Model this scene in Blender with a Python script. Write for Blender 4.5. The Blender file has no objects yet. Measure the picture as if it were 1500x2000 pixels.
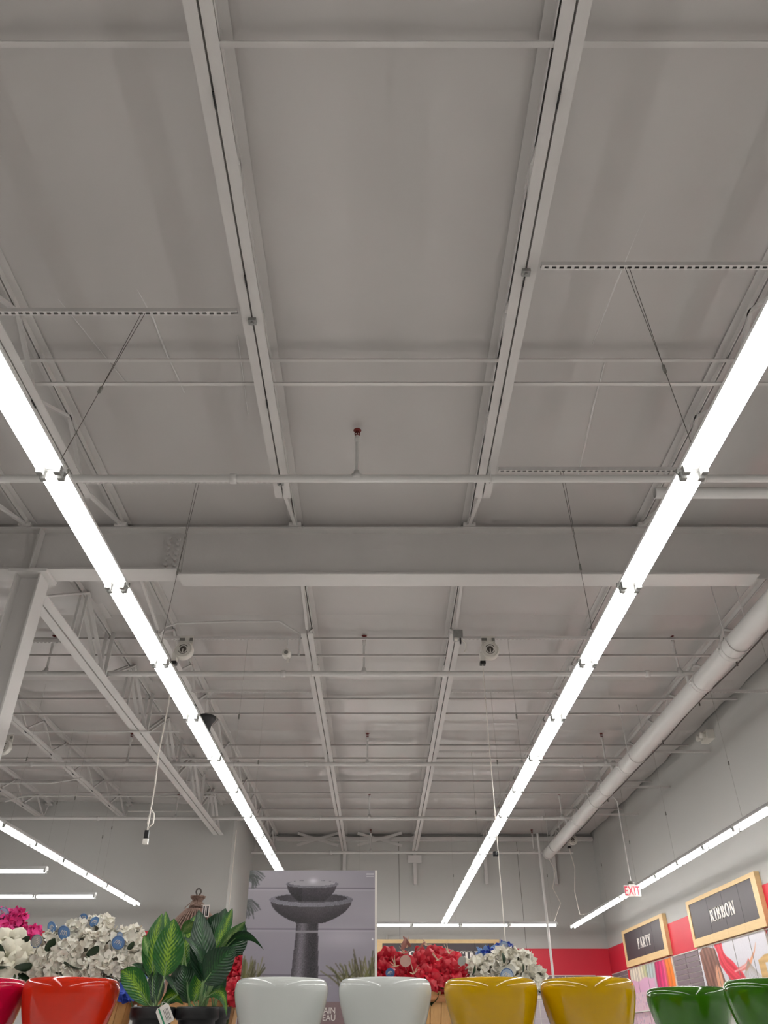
import bpy, math, random
import numpy as np
from mathutils import Vector, Matrix

random.seed(7)
rng = np.random.default_rng(7)
C = bpy.context.scene.collection
S = bpy.context.scene
PI = math.pi

# ------------------------------------------------------------------ camera, world, exposure
H = 1.6                                   # eye height
PITCH = math.radians(34.5)
SP, CP = math.sin(PITCH), math.cos(PITCH)
FPX, CX = 1510.0, 738.0
cam = bpy.data.cameras.new('camera')
cam.sensor_fit = 'VERTICAL'; cam.sensor_height = 24.0
cam.lens = 24.0 * FPX / 2000.0
cam.shift_x = 12.0 / 2000.0
cam.clip_start = 0.02; cam.clip_end = 200
cam_o = bpy.data.objects.new('camera', cam); C.objects.link(cam_o)
cam_o.location = (0, 0, H); cam_o.rotation_euler = (PI / 2 + PITCH, 0, 0)
S.camera = cam_o

w = bpy.data.worlds.new('world'); S.world = w; w.use_nodes = True
w.node_tree.nodes['Background'].inputs[0].default_value = (0.5, 0.5, 0.5, 1)
w.node_tree.nodes['Background'].inputs[1].default_value = 0.02
S.view_settings.view_transform = 'Standard'; S.view_settings.look = 'None'
S.view_settings.gamma = 1; S.view_settings.use_curve_mapping = False
S.view_settings.exposure = 0.0
TUBE_STRENGTH = 38.0

# ------------------------------------------------------------------ helpers
def P(px, py, Y):
    """the point of the place at depth Y that the photograph shows at (px, py)"""
    v = (1000 - py) / FPX; d = CP - SP * v
    return Vector(((px - CX) / FPX * Y / d, Y, H + Y * (SP + CP * v) / d))
def z(h): return H + h
def lin(c):
    c = np.asarray(c, float) / 255.0
    return np.where(c <= 0.04045, c / 12.92, ((c + 0.055) / 1.055) ** 2.4)

def mat(name, col, rough=0.5, var=0.04, nscale=6.0, bump=0.0, bscale=30.0, metal=0.0, coat=0.0, emit=0.0, spec=0.5, srgb=True, stretch=None):
    m = bpy.data.materials.new(name); m.use_nodes = True
    nt = m.node_tree; b = nt.nodes['Principled BSDF']
    c = tuple(lin(col)) if srgb else tuple(col)
    tc = nt.nodes.new('ShaderNodeTexCoord')
    src = tc.outputs['Object']
    if stretch:
        mp = nt.nodes.new('ShaderNodeMapping'); mp.inputs['Scale'].default_value = stretch
        nt.links.new(src, mp.inputs['Vector']); src = mp.outputs['Vector']
    n = nt.nodes.new('ShaderNodeTexNoise'); n.inputs['Scale'].default_value = nscale; n.inputs['Detail'].default_value = 4
    nt.links.new(src, n.inputs['Vector'])
    mx = nt.nodes.new('ShaderNodeMix'); mx.data_type = 'RGBA'
    lo = [max(0, x * (1 - var * 2)) for x in c]; hi = [min(1, x * (1 + var * 2)) for x in c]
    mx.inputs[6].default_value = (*lo, 1); mx.inputs[7].default_value = (*hi, 1)
    nt.links.new(n.outputs['Fac'], mx.inputs[0]); nt.links.new(mx.outputs[2], b.inputs['Base Color'])
    b.inputs['Roughness'].default_value = rough; b.inputs['Metallic'].default_value = metal
    b.inputs['Specular IOR Level'].default_value = spec
    if coat: b.inputs['Coat Weight'].default_value = coat; b.inputs['Coat Roughness'].default_value = 0.03
    if bump:
        n2 = nt.nodes.new('ShaderNodeTexNoise'); n2.inputs['Scale'].default_value = bscale; n2.inputs['Detail'].default_value = 3
        nt.links.new(src, n2.inputs['Vector'])
        bp = nt.nodes.new('ShaderNodeBump'); bp.inputs['Strength'].default_value = bump; bp.inputs['Distance'].default_value = 0.02
        nt.links.new(n2.outputs['Fac'], bp.inputs['Height']); nt.links.new(bp.outputs['Normal'], b.inputs['Normal'])
    if emit:
        b.inputs['Emission Color'].default_value = (*c, 1); b.inputs['Emission Strength'].default_value = emit
    return m

def print_mat(name, rough=0.35):
    m = bpy.data.materials.new(name); m.use_nodes = True
    nt = m.node_tree; b = nt.nodes['Principled BSDF']
    a = nt.nodes.new('ShaderNodeAttribute'); a.attribute_name = 'print'
    nt.links.new(a.outputs['Color'], b.inputs['Base Color']); b.inputs['Roughness'].default_value = rough
    return m

def leaf_mat(name, edge, mid, amount=0.55):
    m = bpy.data.materials.new(name); m.use_nodes = True
    nt = m.node_tree; b = nt.nodes['Principled BSDF']; N = nt.nodes.new; L = nt.links.new
    uv = N('ShaderNodeUVMap'); sep = N('ShaderNodeSeparateXYZ'); L(uv.outputs[0], sep.inputs[0])
    ab = N('ShaderNodeMath'); ab.operation = 'ABSOLUTE'; L(sep.outputs[0], ab.inputs[0])
    # slanting veins: sin(60*(y - 0.35*|x|))
    m1 = N('ShaderNodeMath'); m1.operation = 'MULTIPLY'; m1.inputs[1].default_value = -0.32; L(ab.outputs[0], m1.inputs[0])
    m2 = N('ShaderNodeMath'); m2.operation = 'ADD'; L(m1.outputs[0], m2.inputs[0]); L(sep.outputs[1], m2.inputs[1])
    m3 = N('ShaderNodeMath'); m3.operation = 'MULTIPLY'; m3.inputs[1].default_value = 75; L(m2.outputs[0], m3.inputs[0])
    m4 = N('ShaderNodeMath'); m4.operation = 'SINE'; L(m3.outputs[0], m4.inputs[0])
    ns = N('ShaderNodeTexNoise'); ns.inputs['Scale'].default_value = 9; ns.inputs['Detail'].default_value = 5; L(uv.outputs[0], ns.inputs['Vector'])
    m5 = N('ShaderNodeMath'); m5.operation = 'MULTIPLY_ADD'; m5.inputs[1].default_value = 0.13; L(m4.outputs[0], m5.inputs[0]); L(ns.outputs['Fac'], m5.inputs[2])
    m6 = N('ShaderNodeMath'); m6.operation = 'SUBTRACT'; L(m5.outputs[0], m6.inputs[0])
    m7 = N('ShaderNodeMath'); m7.operation = 'MULTIPLY'; m7.inputs[1].default_value = 0.62; L(ab.outputs[0], m7.inputs[0]); L(m7.outputs[0], m6.inputs[1])
    mr = N('ShaderNodeMapRange'); mr.inputs[1].default_value = 0.22; mr.inputs[2].default_value = 0.5
    mr.inputs[3].default_value = 0; mr.inputs[4].default_value = amount; L(m6.outputs[0], mr.inputs[0])
    mx = N('ShaderNodeMix'); mx.data_type = 'RGBA'
    mx.inputs[6].default_value = (*lin(edge), 1); mx.inputs[7].default_value = (*lin(mid), 1)
    L(mr.outputs[0], mx.inputs[0]); L(mx.outputs[2], b.inputs['Base Color'])
    b.inputs['Roughness'].default_value = 0.32
    bp = N('ShaderNodeBump'); bp.inputs['Strength'].default_value = 0.25; bp.inputs['Distance'].default_value = 0.004
    L(m4.outputs[0], bp.inputs['Height']); L(bp.outputs['Normal'], b.inputs['Normal'])
    return m

class MB:
    def __init__(s): s.v = []; s.f = []; s.sm = []
    def add(s, vs, fs, smooth=False):
        n = len(s.v); s.v += [tuple(x) for x in vs]
        s.f += [tuple(i + n for i in f) for f in fs]; s.sm += [smooth] * len(fs)
        return s
    def box(s, x0, x1, y0, y1, z0, z1):
        return s.add([(x0,y0,z0),(x1,y0,z0),(x1,y1,z0),(x0,y1,z0),(x0,y0,z1),(x1,y0,z1),(x1,y1,z1),(x0,y1,z1)],
                     [(0,3,2,1),(4,5,6,7),(0,1,5,4),(1,2,6,5),(2,3,7,6),(3,0,4,7)])
    def bar(s, a, b, wx, wy, up=(0, 0, 1)):
        """rectangular bar from a to b: wx across, wy along 'up'"""
        a, b = Vector(a), Vector(b); d = (b - a).normalized(); u = Vector(up)
        sx = d.cross(u)
        if sx.length < 1e-4: sx = d.cross(Vector((1, 0, 0)))
        sx.normalize(); sy = sx.cross(d).normalized()
        q = []
        for p in (a, b):
            for i, j in ((-1,-1),(1,-1),(1,1),(-1,1)): q.append(p + sx * (i * wx / 2) + sy * (j * wy / 2))
        return s.add(q, [(3,2,1,0),(4,5,6,7),(0,1,5,4),(1,2,6,5),(2,3,7,6),(3,0,4,7)])
    def tube(s, pts, r, n=8, cap=True):
        pts = [Vector(p) for p in pts]; rs = r if isinstance(r, (list, tuple)) else [r] * len(pts)
        ref = None; vs = []; fs = []
        for i, p in enumerate(pts):
            d = (pts[min(i + 1, len(pts) - 1)] - pts[max(i - 1, 0)]).normalized()
            if ref is None:
                ref = d.cross(Vector((0.13, 0.2, 1)))
                if ref.length < 0.05: ref = d.cross(Vector((1, 0, 0)))
            ref = (ref - d * ref.dot(d)).normalized(); o = d.cross(ref)
            for k in range(n):
                t = 2 * PI * k / n; vs.append(p + (ref * math.cos(t) + o * math.sin(t)) * rs[i])
        for i in range(len(pts) - 1):
            for k in range(n):
                a, b = i * n + k, i * n + (k + 1) % n
                fs.append((a, b, b + n, a + n))
        s.add(vs, fs, True)
        if cap:
            s.add(vs[:n], [tuple(range(n))[::-1]]); s.add(vs[-n:], [tuple(range(n))])
        return s
    def lathe(s, prof, n=24, o=(0, 0, 0), axis='Z', smooth=True):
        o = Vector(o); vs = []; fs = []
        for r, h in prof:
            for k in range(n):
                t = 2 * PI * k / n; x, y = r * math.cos(t), r * math.sin(t)
                vs.append(o + (Vector((x, y, h)) if axis == 'Z' else Vector((x, h, y)) if axis == 'Y' else Vector((h, x, y))))
        for i in range(len(prof) - 1):
            for k in range(n):
                a, b = i * n + k, i * n + (k + 1) % n
                fs.append((a, b, b + n, a + n))
        return s.add(vs, fs, smooth)
    def prism(s, poly, f, t0, t1):
        """2-D polygon extruded from t0 to t1; f(x, y, t) -> point"""
        n = len(poly)
        vs = [f(x, y, t0) for x, y in poly] + [f(x, y, t1) for x, y in poly]
        return s.add(vs, [tuple(range(n)), tuple(range(2 * n - 1, n - 1, -1))] + [(i, (i + 1) % n, n + (i + 1) % n, n + i) for i in range(n)])
    def mesh(s, name, m=None, o=(0, 0, 0)):
        me = bpy.data.meshes.new(name); o = Vector(o)
        me.from_pydata([Vector(v) - o for v in s.v], [], s.f)
        me.polygons.foreach_set('use_smooth', s.sm)
        if m: me.materials.append(m)
        return me
    def build(s, name, m, parent=None, o=None, fix=True):
        if o is None: o = org(parent) if parent else (0, 0, 0)
        me = s.mesh(name, m, o)
        if fix: fixnormals(me)
        ob = bpy.data.objects.new(name, me); C.objects.link(ob)
        if parent: ob.parent = parent; ORG[ob.name] = Vector(o)
        else: ob.location = o; ORG[ob.name] = Vector(o)
        return ob

def fixnormals(me):
    import bmesh
    bm = bmesh.new(); bm.from_mesh(me); bmesh.ops.recalc_face_normals(bm, faces=bm.faces); bm.to_mesh(me); bm.free()

ORG = {}
def org(o): return ORG.get(o.name, Vector((0, 0, 0)))
def tag(o, label=None, cat=None, group=None, kind=None):
    if label: o['label'] = label
    if cat: o['category'] = cat
    if group: o['group'] = group
    if kind: o['kind'] = kind
    return o
def thing(name, label, cat, loc=(0, 0, 0), group=None):
    o = bpy.data.objects.new(name, None); C.objects.link(o); o.location = loc
    o.empty_display_size = 0.1; ORG[o.name] = Vector(loc)
    return tag(o, label, cat, group)
def struct(name, mb, m):
    return tag(mb.build(name, m), kind='structure')
def put(name, me, parent, M=None):
    o = bpy.data.objects.new(name, me); C.objects.link(o); o.parent = parent
    ORG[o.name] = org(parent)
    if M is not None: o.matrix_local = M
    return o
def kids(o): return [c for c in bpy.data.objects if c.parent == o]
def snapshot(root):
    """thing -> (children, their children) looked up once"""
    return [(c, kids(c)) for c in kids(root)]
def dup(root, snap, loc, rz=0, label=None, group=None):
    r = root.copy(); C.objects.link(r); r.location = loc; r.rotation_euler = (0, 0, rz); ORG[r.name] = Vector(loc)
    if label: r['label'] = label
    if group: r['group'] = group
    for c, gk in snap:
        d = c.copy(); C.objects.link(d); d.parent = r
        for g in gk:
            e = g.copy(); C.objects.link(e); e.parent = d
    return r
ORD = ['zeroth','first','second','third','fourth','fifth','sixth','seventh','eighth','ninth','tenth','eleventh','twelfth','thirteenth',
       'fourteenth','fifteenth','sixteenth','seventeenth','eighteenth','nineteenth','twentieth','twenty-first','twenty-second','twenty-third','twenty-fourth','twenty-fifth']
# ------------------------------------------------------------------ materials
M_WALL = mat('wall_paint', (0.47, 0.465, 0.445), 0.7, 0.015, 0.6, 0.08, 40, srgb=False)
M_RED = mat('red_paint', (200, 30, 52), 0.5, 0.02, 0.8, 0.05, 40)
M_FLOOR = mat('floor_vinyl', (0.50, 0.48, 0.46), 0.4, 0.05, 1.5, srgb=False)
M_FOIL = mat('vinyl_facing', (0.50, 0.478, 0.462), 0.30, 0.03, 0.9, 0.30, 3.0, spec=0.6, srgb=False)
M_FOLD = mat('crease_highlight', (0.66, 0.645, 0.63), 0.3, srgb=False)  # facing vinyl made paler, the crease highlight painted into its colour
M_DECK = mat('deck_dark', (0.12, 0.11, 0.10), 0.8, srgb=False)
M_STEEL = mat('painted_steel', (0.58, 0.558, 0.54), 0.5, 0.03, 3.0, 0.05, 60, srgb=False)
M_PIPE = mat('painted_pipe', (0.60, 0.585, 0.565), 0.4, 0.02, 3.0, 0.03, 60, srgb=False)
M_HOLD = mat('lamp_holder_grey', (0.26, 0.26, 0.25), 0.5, srgb=False)
M_FIX = mat('white_enamel', (0.66, 0.66, 0.65), 0.35, 0.01, srgb=False)
M_TUBE = mat('lit_tube', (1.0, 0.985, 0.96), 0.3, 0.0, emit=TUBE_STRENGTH, srgb=False)
M_GREY = mat('grey_plastic', (120, 118, 112), 0.5)
M_ZINC = mat('zinc', (150, 150, 148), 0.4, 0.1, 20, metal=0.6)
M_BLACK = mat('black_plastic', (20, 20, 22), 0.45)
M_DARK = mat('dark_hub', (70, 62, 56), 0.5)
M_WIRE = mat('steel_wire', (95, 90, 84), 0.5)
M_WIRE2 = mat('pale_wire', (150, 146, 140), 0.5)
M_CORD = mat('white_cord', (220, 214, 205), 0.5)
M_WHITE = mat('white_plastic', (214, 210, 202), 0.4)
M_BRASS = mat('red_brass', (110, 30, 24), 0.35, 0.1, 30, metal=0.3)

# ------------------------------------------------------------------ room
XR, XL, YB, YF, YL, XRET = 6.2, -14.0, 23.8, -11.0, 20.1, -3.55
HD = 5.0                                  # height of the ceiling facing above the eye
TOP = z(5.32)
struct('floor', MB().box(XL - .2, XR + .2, YF - .2, YB + .2, -0.12, 0.0), M_FLOOR)
wall_back = struct('wall_back', MB().box(XRET, XR + .2, YB, YB + .2, 0, TOP), M_WALL)
struct('wall_right', MB().box(XR, XR + .2, YF, YB, 0, TOP), M_WALL)
struct('wall_left', MB().box(XL - .2, XL, YF, YL, 0, TOP), M_WALL)
struct('wall_front', MB().box(XL - .2, XR + .2, YF - .2, YF, 0, TOP), M_WALL)
struct('wall_alcove', MB().box(XL - .2, XRET, YL, YB + .2, 0, TOP), M_WALL)
# narrow recessed joints of the wall panels
for i, (x, y0) in enumerate(((0.60, YB), (4.0, YB))):
    b = MB().box(x - .008, x + .008, y0 - .004, y0 + .01, 0.02, z(4.9)).build('panel_joint', M_GREY, wall_back, o=(0, 0, 0))
struct('trim_1', MB().box(XRET + .002, XR - .004, YB - .012, YB - .001, z(1.44), z(2.10)), M_RED)
struct('trim_2', MB().box(XR - .012, XR - .001, 5.0, YB - .014, z(1.44), z(2.10)), M_RED)
struct('trim_3', MB().box(XL + .002, XRET - .002, YL - .012, YL - .001, z(1.44), z(2.13)), M_RED)

# ceiling: dark deck with sagging vinyl-faced insulation panels between the joists
ceiling = struct('ceiling', MB().box(XL - .2, XR + .2, YF - .2, YB + .2, z(5.13), z(5.30)), M_DECK)
JX = [-12.2, -10.2, -8.2, -6.2, -4.05, -2.95, -.95, 1.05, 3.05, 5.0]
BY1 = [-0.35, 2.21, 4.79]                 # bridging lines of the near bay
BY2 = [10.35, 12.75, 15.25, 17.8, 20.3]   # and of the far bay
YG = 7.52                                 # girder
xb = [XL + .01] + JX + [XR - .05]
yb = [YF + .01, -3.0] + BY1 + [YG] + [y - .5 for y in BY2] + [YB - .01]
for i in range(len(xb) - 1):
    for j in range(len(yb) - 1):
        x0, x1, y0, y1 = xb[i], xb[i + 1], yb[j], yb[j + 1]
        if x1 < XRET and y0 >= YL - .1: continue
        if x1 < -4.1 and y1 > YL: y1 = YL - .01
        near = y1 <= YG + .01
        nx, ny = (12, 20) if near else (44, 30)
        ph = rng.uniform(0, 6.28, 8); L = y1 - y0
        mb = MB(); vs = []; fs = []
        for b in range(ny + 1):
            t = b / ny if near else (b / ny) ** 1.7
            for a in range(nx + 1):
                s = a / nx; sx = 4 * s * (1 - s); e = min(1, 7 * s * (1 - s))
                if near:
                    sag = .012 * math.sin(PI * t ** 1.6) * (0.35 + 0.65 * sx ** .4) * (1 + .25 * math.sin(3 * s + ph[0])); wr = 0
                else:                                           # the sheet drops steeply past each support, then rises slowly, creased along the drop
                    q = t * L
                    sag = .078 * (1 - math.exp(-q / .19)) * max(0, 1 - t) ** .7 * (.12 + .88 * e) * (1 + .18 * math.sin(4 * s + ph[0]))
                    wr = (.0042 * math.sin(58 * s + 3 * math.sin(2.2 * q + ph[1]) + ph[2]) + .0035 * math.sin(31 * s - 1.5 * q + ph[3])) * math.exp(-q * 2.2) * min(1, q * 8) * e
                xx = x0 + (x1 - x0) * s
                if i == len(xb) - 2 and a == nx: xx += .018 * math.sin(2.6 * (y0 + (y1 - y0) * t) + 1) + .012 * math.sin(6.1 * (y0 + (y1 - y0) * t))
                vs.append((xx, y0 + (y1 - y0) * t, z(HD) - sag - wr))
        for b in range(ny):
            for a in range(nx):
                k = b * (nx + 1) + a; fs.append((k, k + nx + 1, k + nx + 2, k + 1))
        mb.add(vs, fs, True)
        mb.build('insulation_panel', M_FOIL, ceiling, o=(0, 0, 0), fix=False)

# soft folds of the facing, standing a little proud of it
for pts in ([(2.02, 4.9), (2.05, 5.5), (2.10, 6.1), (2.14, 6.6)], [(1.95, 3.4), (1.90, 4.0), (1.86, 4.7)], [(2.1, 3.6), (2.05, 4.2)], [(-1.95, 4.0), (-1.88, 4.4), (-1.86, 4.75), (-1.80, 5.3)], [(-2.6, 4.2), (-2.3, 5.2)],
            [(1.7, 8.6), (1.62, 9.6)], [(2.3, 8.2), (2.2, 9.9)], [(-1.2, 4.6), (-1.25, 5.6)]):
    MB().tube([(x, y, z(HD) - .008) for x, y in pts], [.004] + [.010] * (len(pts) - 2) + [.004], 8).build('vinyl_fold', M_FOLD, ceiling, o=(0, 0, 0))

# ------------------------------------------------------------------ steel
def joist(label, X, y0, y1, yb0, yb1, hb=4.52, wid=.16, pitch=1.27):
    ht = HD - .012
    t = thing('bar_joist', label, 'roof joist', (X, y0, z(hb)))
    g = .007
    for s in (-1, 1):                                           # two angles back to back, a slit between them
        a0, a1 = (g, wid / 2) if s > 0 else (-wid / 2, -g)
        mb = MB().box(X + a0, X + a1, yb0, yb1, z(hb), z(hb) + .009)
        c0, c1 = (g, g + .009) if s > 0 else (-g - .009, -g)
        mb.box(X + c0, X + c1, yb0, yb1, z(hb) + .009, z(hb) + .075)
        mb.build('bottom_chord', M_STEEL, t)
        mb = MB().box(X + a0, X + a1, y0, y1, z(ht) - .009, z(ht))
        mb.box(X + c0, X + c1, y0, y1, z(ht) - .065, z(ht) - .009)
        mb.build('top_chord', M_STEEL, t)
    n = max(1, round((yb1 - yb0 - .2) / pitch)); p = (yb1 - yb0 - .2) / n
    def web(a, b, w=.032): MB().bar((X, a[0], z(a[1])), (X, b[0], z(b[1])), w, w).build('web_bar', M_STEEL, t)
    web((y0 + .08, ht - .07), (yb0 + .1, hb + .05), .036); web((y1 - .08, ht - .07), (yb1 - .1, hb + .05), .036)
    for k in range(n):
        a = yb0 + .1 + k * p
        web((a, hb + .05), (a + p / 2, ht - .05)); web((a + p / 2, ht - .05), (a + p, hb + .05))
        if k: MB().box(X - .004, X + .004, a - .05, a + .05, z(hb) - .012, z(hb) + .0).build('spacer_plate', M_BLACK, t)
    for yy in (y0, y1):                                          # bearing seats
        d = .12 if yy == y0 else -.12
        MB().box(X - .07, X + .07, min(yy, yy + d), max(yy, yy + d), z(4.885), z(ht) - .066).build('bearing_seat', M_STEEL, t)
    return t
names = {-12.2: 'sixth', -10.2: 'fifth', -8.2: 'fourth', -6.2: 'third', -2.95: 'second', -.95: 'first', 1.05: 'first', 3.05: 'second', 5.0: 'third'}
for X in JX:
    side = 'left' if X < 0 else 'right'
    if X in (-10.2, -12.2): continue
    if X == -4.05:
        joist('white bar joist of the near bay, over the column line on the left', X, YF + .1, YG - .03, YF + .3, 6.3)
        continue
    joist(f'white bar joist, {names[X]} to the {side} of centre, nearer than the girder', X, YF + .1, YG - .03, YF + .3, 6.33)
    ye = YL - .03 if X < -4 else YB - .03
    joist(f'white bar joist, {names[X]} to the {side} of centre, beyond the girder', X, YG + .03, ye, 9.45, ye - .15)

# girder: deep beam of two pieces spliced at the left
def girder(label, x0, x1, hbot, fx1=None):
    t = thing('steel_girder', label, 'steel beam', ((x0 + x1) / 2, YG, z(hbot)))
    MB().box(x0, x1, YG - .008, YG + .008, z(hbot) + .02, z(4.86)).build('web', M_STEEL, t)
    MB().box(x0, fx1 or x1, YG - .135, YG + .135, z(hbot), z(hbot) + .02).build('bottom_flange', M_STEEL, t)
    MB().box(x0, x1, YG - .12, YG + .12, z(4.86), z(4.88)).build('top_flange', M_STEEL, t)
    return t
g1 = girder('long white steel girder crossing the whole ceiling beyond the first sprinkler pipe', -2.2, XR - .01, 4.246, 4.2)
g2 = girder('shorter white girder piece over the column with a bolted end', XL + .01, -2.205, 4.31)
MB().box(-2.44, -2.21, YG - .020, YG - .009, z(4.37), z(4.82)).build('splice_plate', M_STEEL, g2)
for bx in (-2.38, -2.28):
    for k in range(6):
        MB().lathe([(0, -.04), (.02, -.04), (.022, -.02), (.022, 0)], 6, (bx, YG - .02, z(4.42 + .07 * k)), 'Y', False).build('bolt', M_STEEL, g2)
for x in (-3.85, ):
    MB().box(x - .008, x + .008, YG - .13, YG - .021, z(4.33), z(4.858)).build('stiffener', M_STEEL, g2)

col = thing('steel_column', 'pale I-section steel column standing under the girder at the left', 'column', (-3.85, YG, 0))
MB().box(-3.99, -3.972, YG - .125, YG + .125, 0, z(4.27)).build('flange', M_STEEL, col)
MB().box(-3.728, -3.71, YG - .125, YG + .125, 0, z(4.27)).build('flange', M_STEEL, col)
MB().box(-3.972, -3.728, YG - .006, YG + .006, 0, z(4.27)).build('web', M_STEEL, col)
MB().box(-4.06, -3.64, YG - .16, YG + .16, z(4.27), z(4.308)).build('cap_plate', M_STEEL, col)
MB().box(-4.05, -3.65, YG - .15, YG + .15, 0, .02).build('base_plate', M_STEEL, col)

# deep joist girder running back from the column
jg = thing('joist_girder', 'deep white truss with paired webs running back from the column', 'roof truss', (-3.9, YG, z(4.2)))
X = -3.9; y0, y1 = YG + .17, YL - .02
for s in (-1, 1):
    a0, a1 = (.012, .125) if s > 0 else (-.125, -.012)
    c0, c1 = (.012, .024) if s > 0 else (-.024, -.012)
    MB().box(X + a0, X + a1, y0, y1, z(4.2), z(4.212)).box(X + c0, X + c1, y0, y1, z(4.212), z(4.31)).build('bottom_chord', M_STEEL, jg)
    MB().box(X + a0, X + a1, y0, y1, z(4.976), z(4.988)).box(X + c0, X + c1, y0, y1, z(4.89), z(4.976)).build('top_chord', M_STEEL, jg)
n = 5; p = (y1 - y0 - .4) / n
for k in range(n):
    a = y0 + .2 + k * p
    for s in (-1, 1):
        xx = X + s * .045
        if k: MB().bar((xx, a, z(4.26)), (xx, a, z(4.94)), .05, .03, (0, 1, 0)).build('web_post', M_STEEL, jg)
        MB().bar((xx, a + .04, z(4.26)), (xx, a + p / 2, z(4.94)), .05, .02, (0, 1, 0)).build('web_diagonal', M_STEEL, jg)
        MB().bar((xx, a + p / 2, z(4.94)), (xx, a + p - .04, z(4.26)), .05, .02, (0, 1, 0)).build('web_diagonal', M_STEEL, jg)
        MB().bar((xx, a + p / 2, z(4.26)), (xx, a + p / 2, z(4.90)), .03, .02, (0, 1, 0)).build('web_post', M_STEEL, jg)

# bridging angles across the joists: one under the top chords, one over the bottom chords
def bridging(label, Y, h, x0, x1):
    MBx = MB().box(x0, x1, Y - .018, Y + .018, z(h), z(h) + .006).box(x0, x1, Y + .012, Y + .018, z(h) + .006, z(h) + .042)
    return tag(MBx.build('bridging_angle', M_STEEL, o=((x0 + x1) / 2, Y, z(h))), label, 'steel angle', 'bridging angles across the joists')
for k, Y in enumerate(BY1[1:]):
    bridging(f'long white steel angle under the roof, {ORD[k+1]} from the photographer, near bay', Y, 4.885, XL + .02, XR - .03)
bridging('thin lower steel angle crossing the near bay ahead of the sprinkler pipe', 4.79, 4.605, -2.9, 5.0)
for k, Y in enumerate(BY2):
    x0 = XL + .02 if Y < YL else XRET + .03
    bridging(f'upper white steel angle under the far roof, {ORD[k+1]} beyond the girder', Y, 4.855, x0, XR - .03)
    bridging(f'lower white steel angle between far joists, {ORD[k+1]} beyond the girder', Y + .02, 4.60, x0 if Y > YL else -8.2, 5.0)
# crossed braces by the back wall
def cross_brace(label, x0, x1, Y):
    t = thing('cross_brace', label, 'brace', ((x0 + x1) / 2, Y, z(4.55)))
    MB().bar((x0 + .08, Y - .02, z(4.60)), (x1 - .08, Y - .02, z(4.93)), .008, .07).build('brace_bar', M_STEEL, t)
    MB().bar((x0 + .08, Y + .02, z(4.93)), (x1 - .08, Y + .02, z(4.60)), .008, .07).build('brace_bar', M_STEEL, t)
    tag(t, group='crossed braces')
cross_brace('crossed steel brace between the two middle joists by the back wall', -.66, .76, 23.3)
cross_brace('crossed steel brace left of the middle joists by the back wall', -2.36, -1.04, 23.3)
# purlin along the back wall, posts under the joist ends
tag(MB().box(XRET + .02, XR - .02, YB - .16, YB - .02, z(4.80), z(4.90)).build('wall_angle', M_STEEL, o=(1, YB - .1, z(4.86))), 'long white steel ledger angle along the top of the back wall', 'steel angle')
for i, x in enumerate((-.95, 1.05, 3.05, 5.0)):
    t = thing('wall_bracket', ['white steel post on the back wall beside the fountain box', 'white steel post with a square plate on the back wall', 'white steel post on the back wall behind the right light row', 'white steel post on the back wall under the fat pipe end'][i], 'bracket', (x, YB - .06, z(3.66)), 'posts on the back wall')
    MB().box(x - .045, x + .045, YB - .10, YB - .004, z(3.66), z(4.51)).build('post', M_STEEL, t)
    if i == 1: MB().box(x - .19, x + .19, YB - .115, YB - .101, z(4.22), z(4.42)).build('plate', M_STEEL, t)
# ------------------------------------------------------------------ strip lights
def make_light():
    t = thing('strip_light', 'x', 'light')
    pr = [(-.068, 0), (-.068, .016), (-.045, .055), (.045, .055), (.068, .016), (.068, 0)]
    MB().prism(pr, lambda x, y, k: (x, k, y), .003, 1.217).build('housing', M_FIX, t)
    for x in (-.046, .046):
        tb = MB().lathe([(0.0, .050), (.0135, .050), (.0135, 1.170), (0.0, 1.170)], 10, (x, 0, -.026), 'Y').build('tube', M_TUBE, t)
        for y in (.012, 1.178):
            MB().box(x - .016, x + .016, y, y + .03, -.046, -.0005).build('lamp_holder', M_HOLD, t)
    for x, y in ((-.068, .02), (.068, .02)):
        MB().tube([(x * 1.07, y, .02), (x * 1.15, y, -.005), (x * .9, y, -.03)], .004, 5).build('wire_clip', M_GREY, t)
    return t
light0 = make_light(); SNAP = snapshot(light0); used = []
HL = 2.466
def light(x, y, rz, label, group):
    if not used:
        light0.location = (x, y, z(HL)); light0.rotation_euler = (0, 0, rz); light0['label'] = label; light0['group'] = group; used.append(1)
    else: dup(light0, SNAP, (x, y, z(HL)), rz, label, group)
LSEG = 1.22
def row_y(X, yend, ymin, what, group):
    k = 0; y = yend - LSEG
    while y > ymin:
        k += 1
        light(X, y, 0, f'{ORD[k]} strip light from the far end, {what}', group); y -= LSEG
A_END, B_END, C_END, D_END = 3.20 + 15 * LSEG, 3.20 + 15 * LSEG, 22.3, 18.4
row_y(-1.70, A_END, -8.5, 'row passing behind the fountain carton', 'long light row left of centre')
row_y(1.64, B_END, -8.5, 'row left of the fat pipe', 'long light row right of centre')
row_y(4.98, C_END, -5.5, 'row along the right wall', 'light row by the right wall')
row_y(-5.15, D_END, -6.0, 'slanting row over the white flowers', 'light row over the flowers')
for k in range(5): light(4.51 - k * LSEG, 21.9, PI / 2, f'{ORD[k+1]} strip light from the right, level row by the back wall', 'level light row by the back wall')
for k in range(3): light(-5.71 - k * LSEG, 17.3, PI / 2, f'{ORD[k+1]} strip light from the right, lower level row over the flowers', 'lower level row at the left')
for k in range(3): light(-5.71 - k * LSEG, 14.5, PI / 2, f'{ORD[k+1]} strip light from the right, upper level row over the flowers', 'upper level row at the left')

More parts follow.
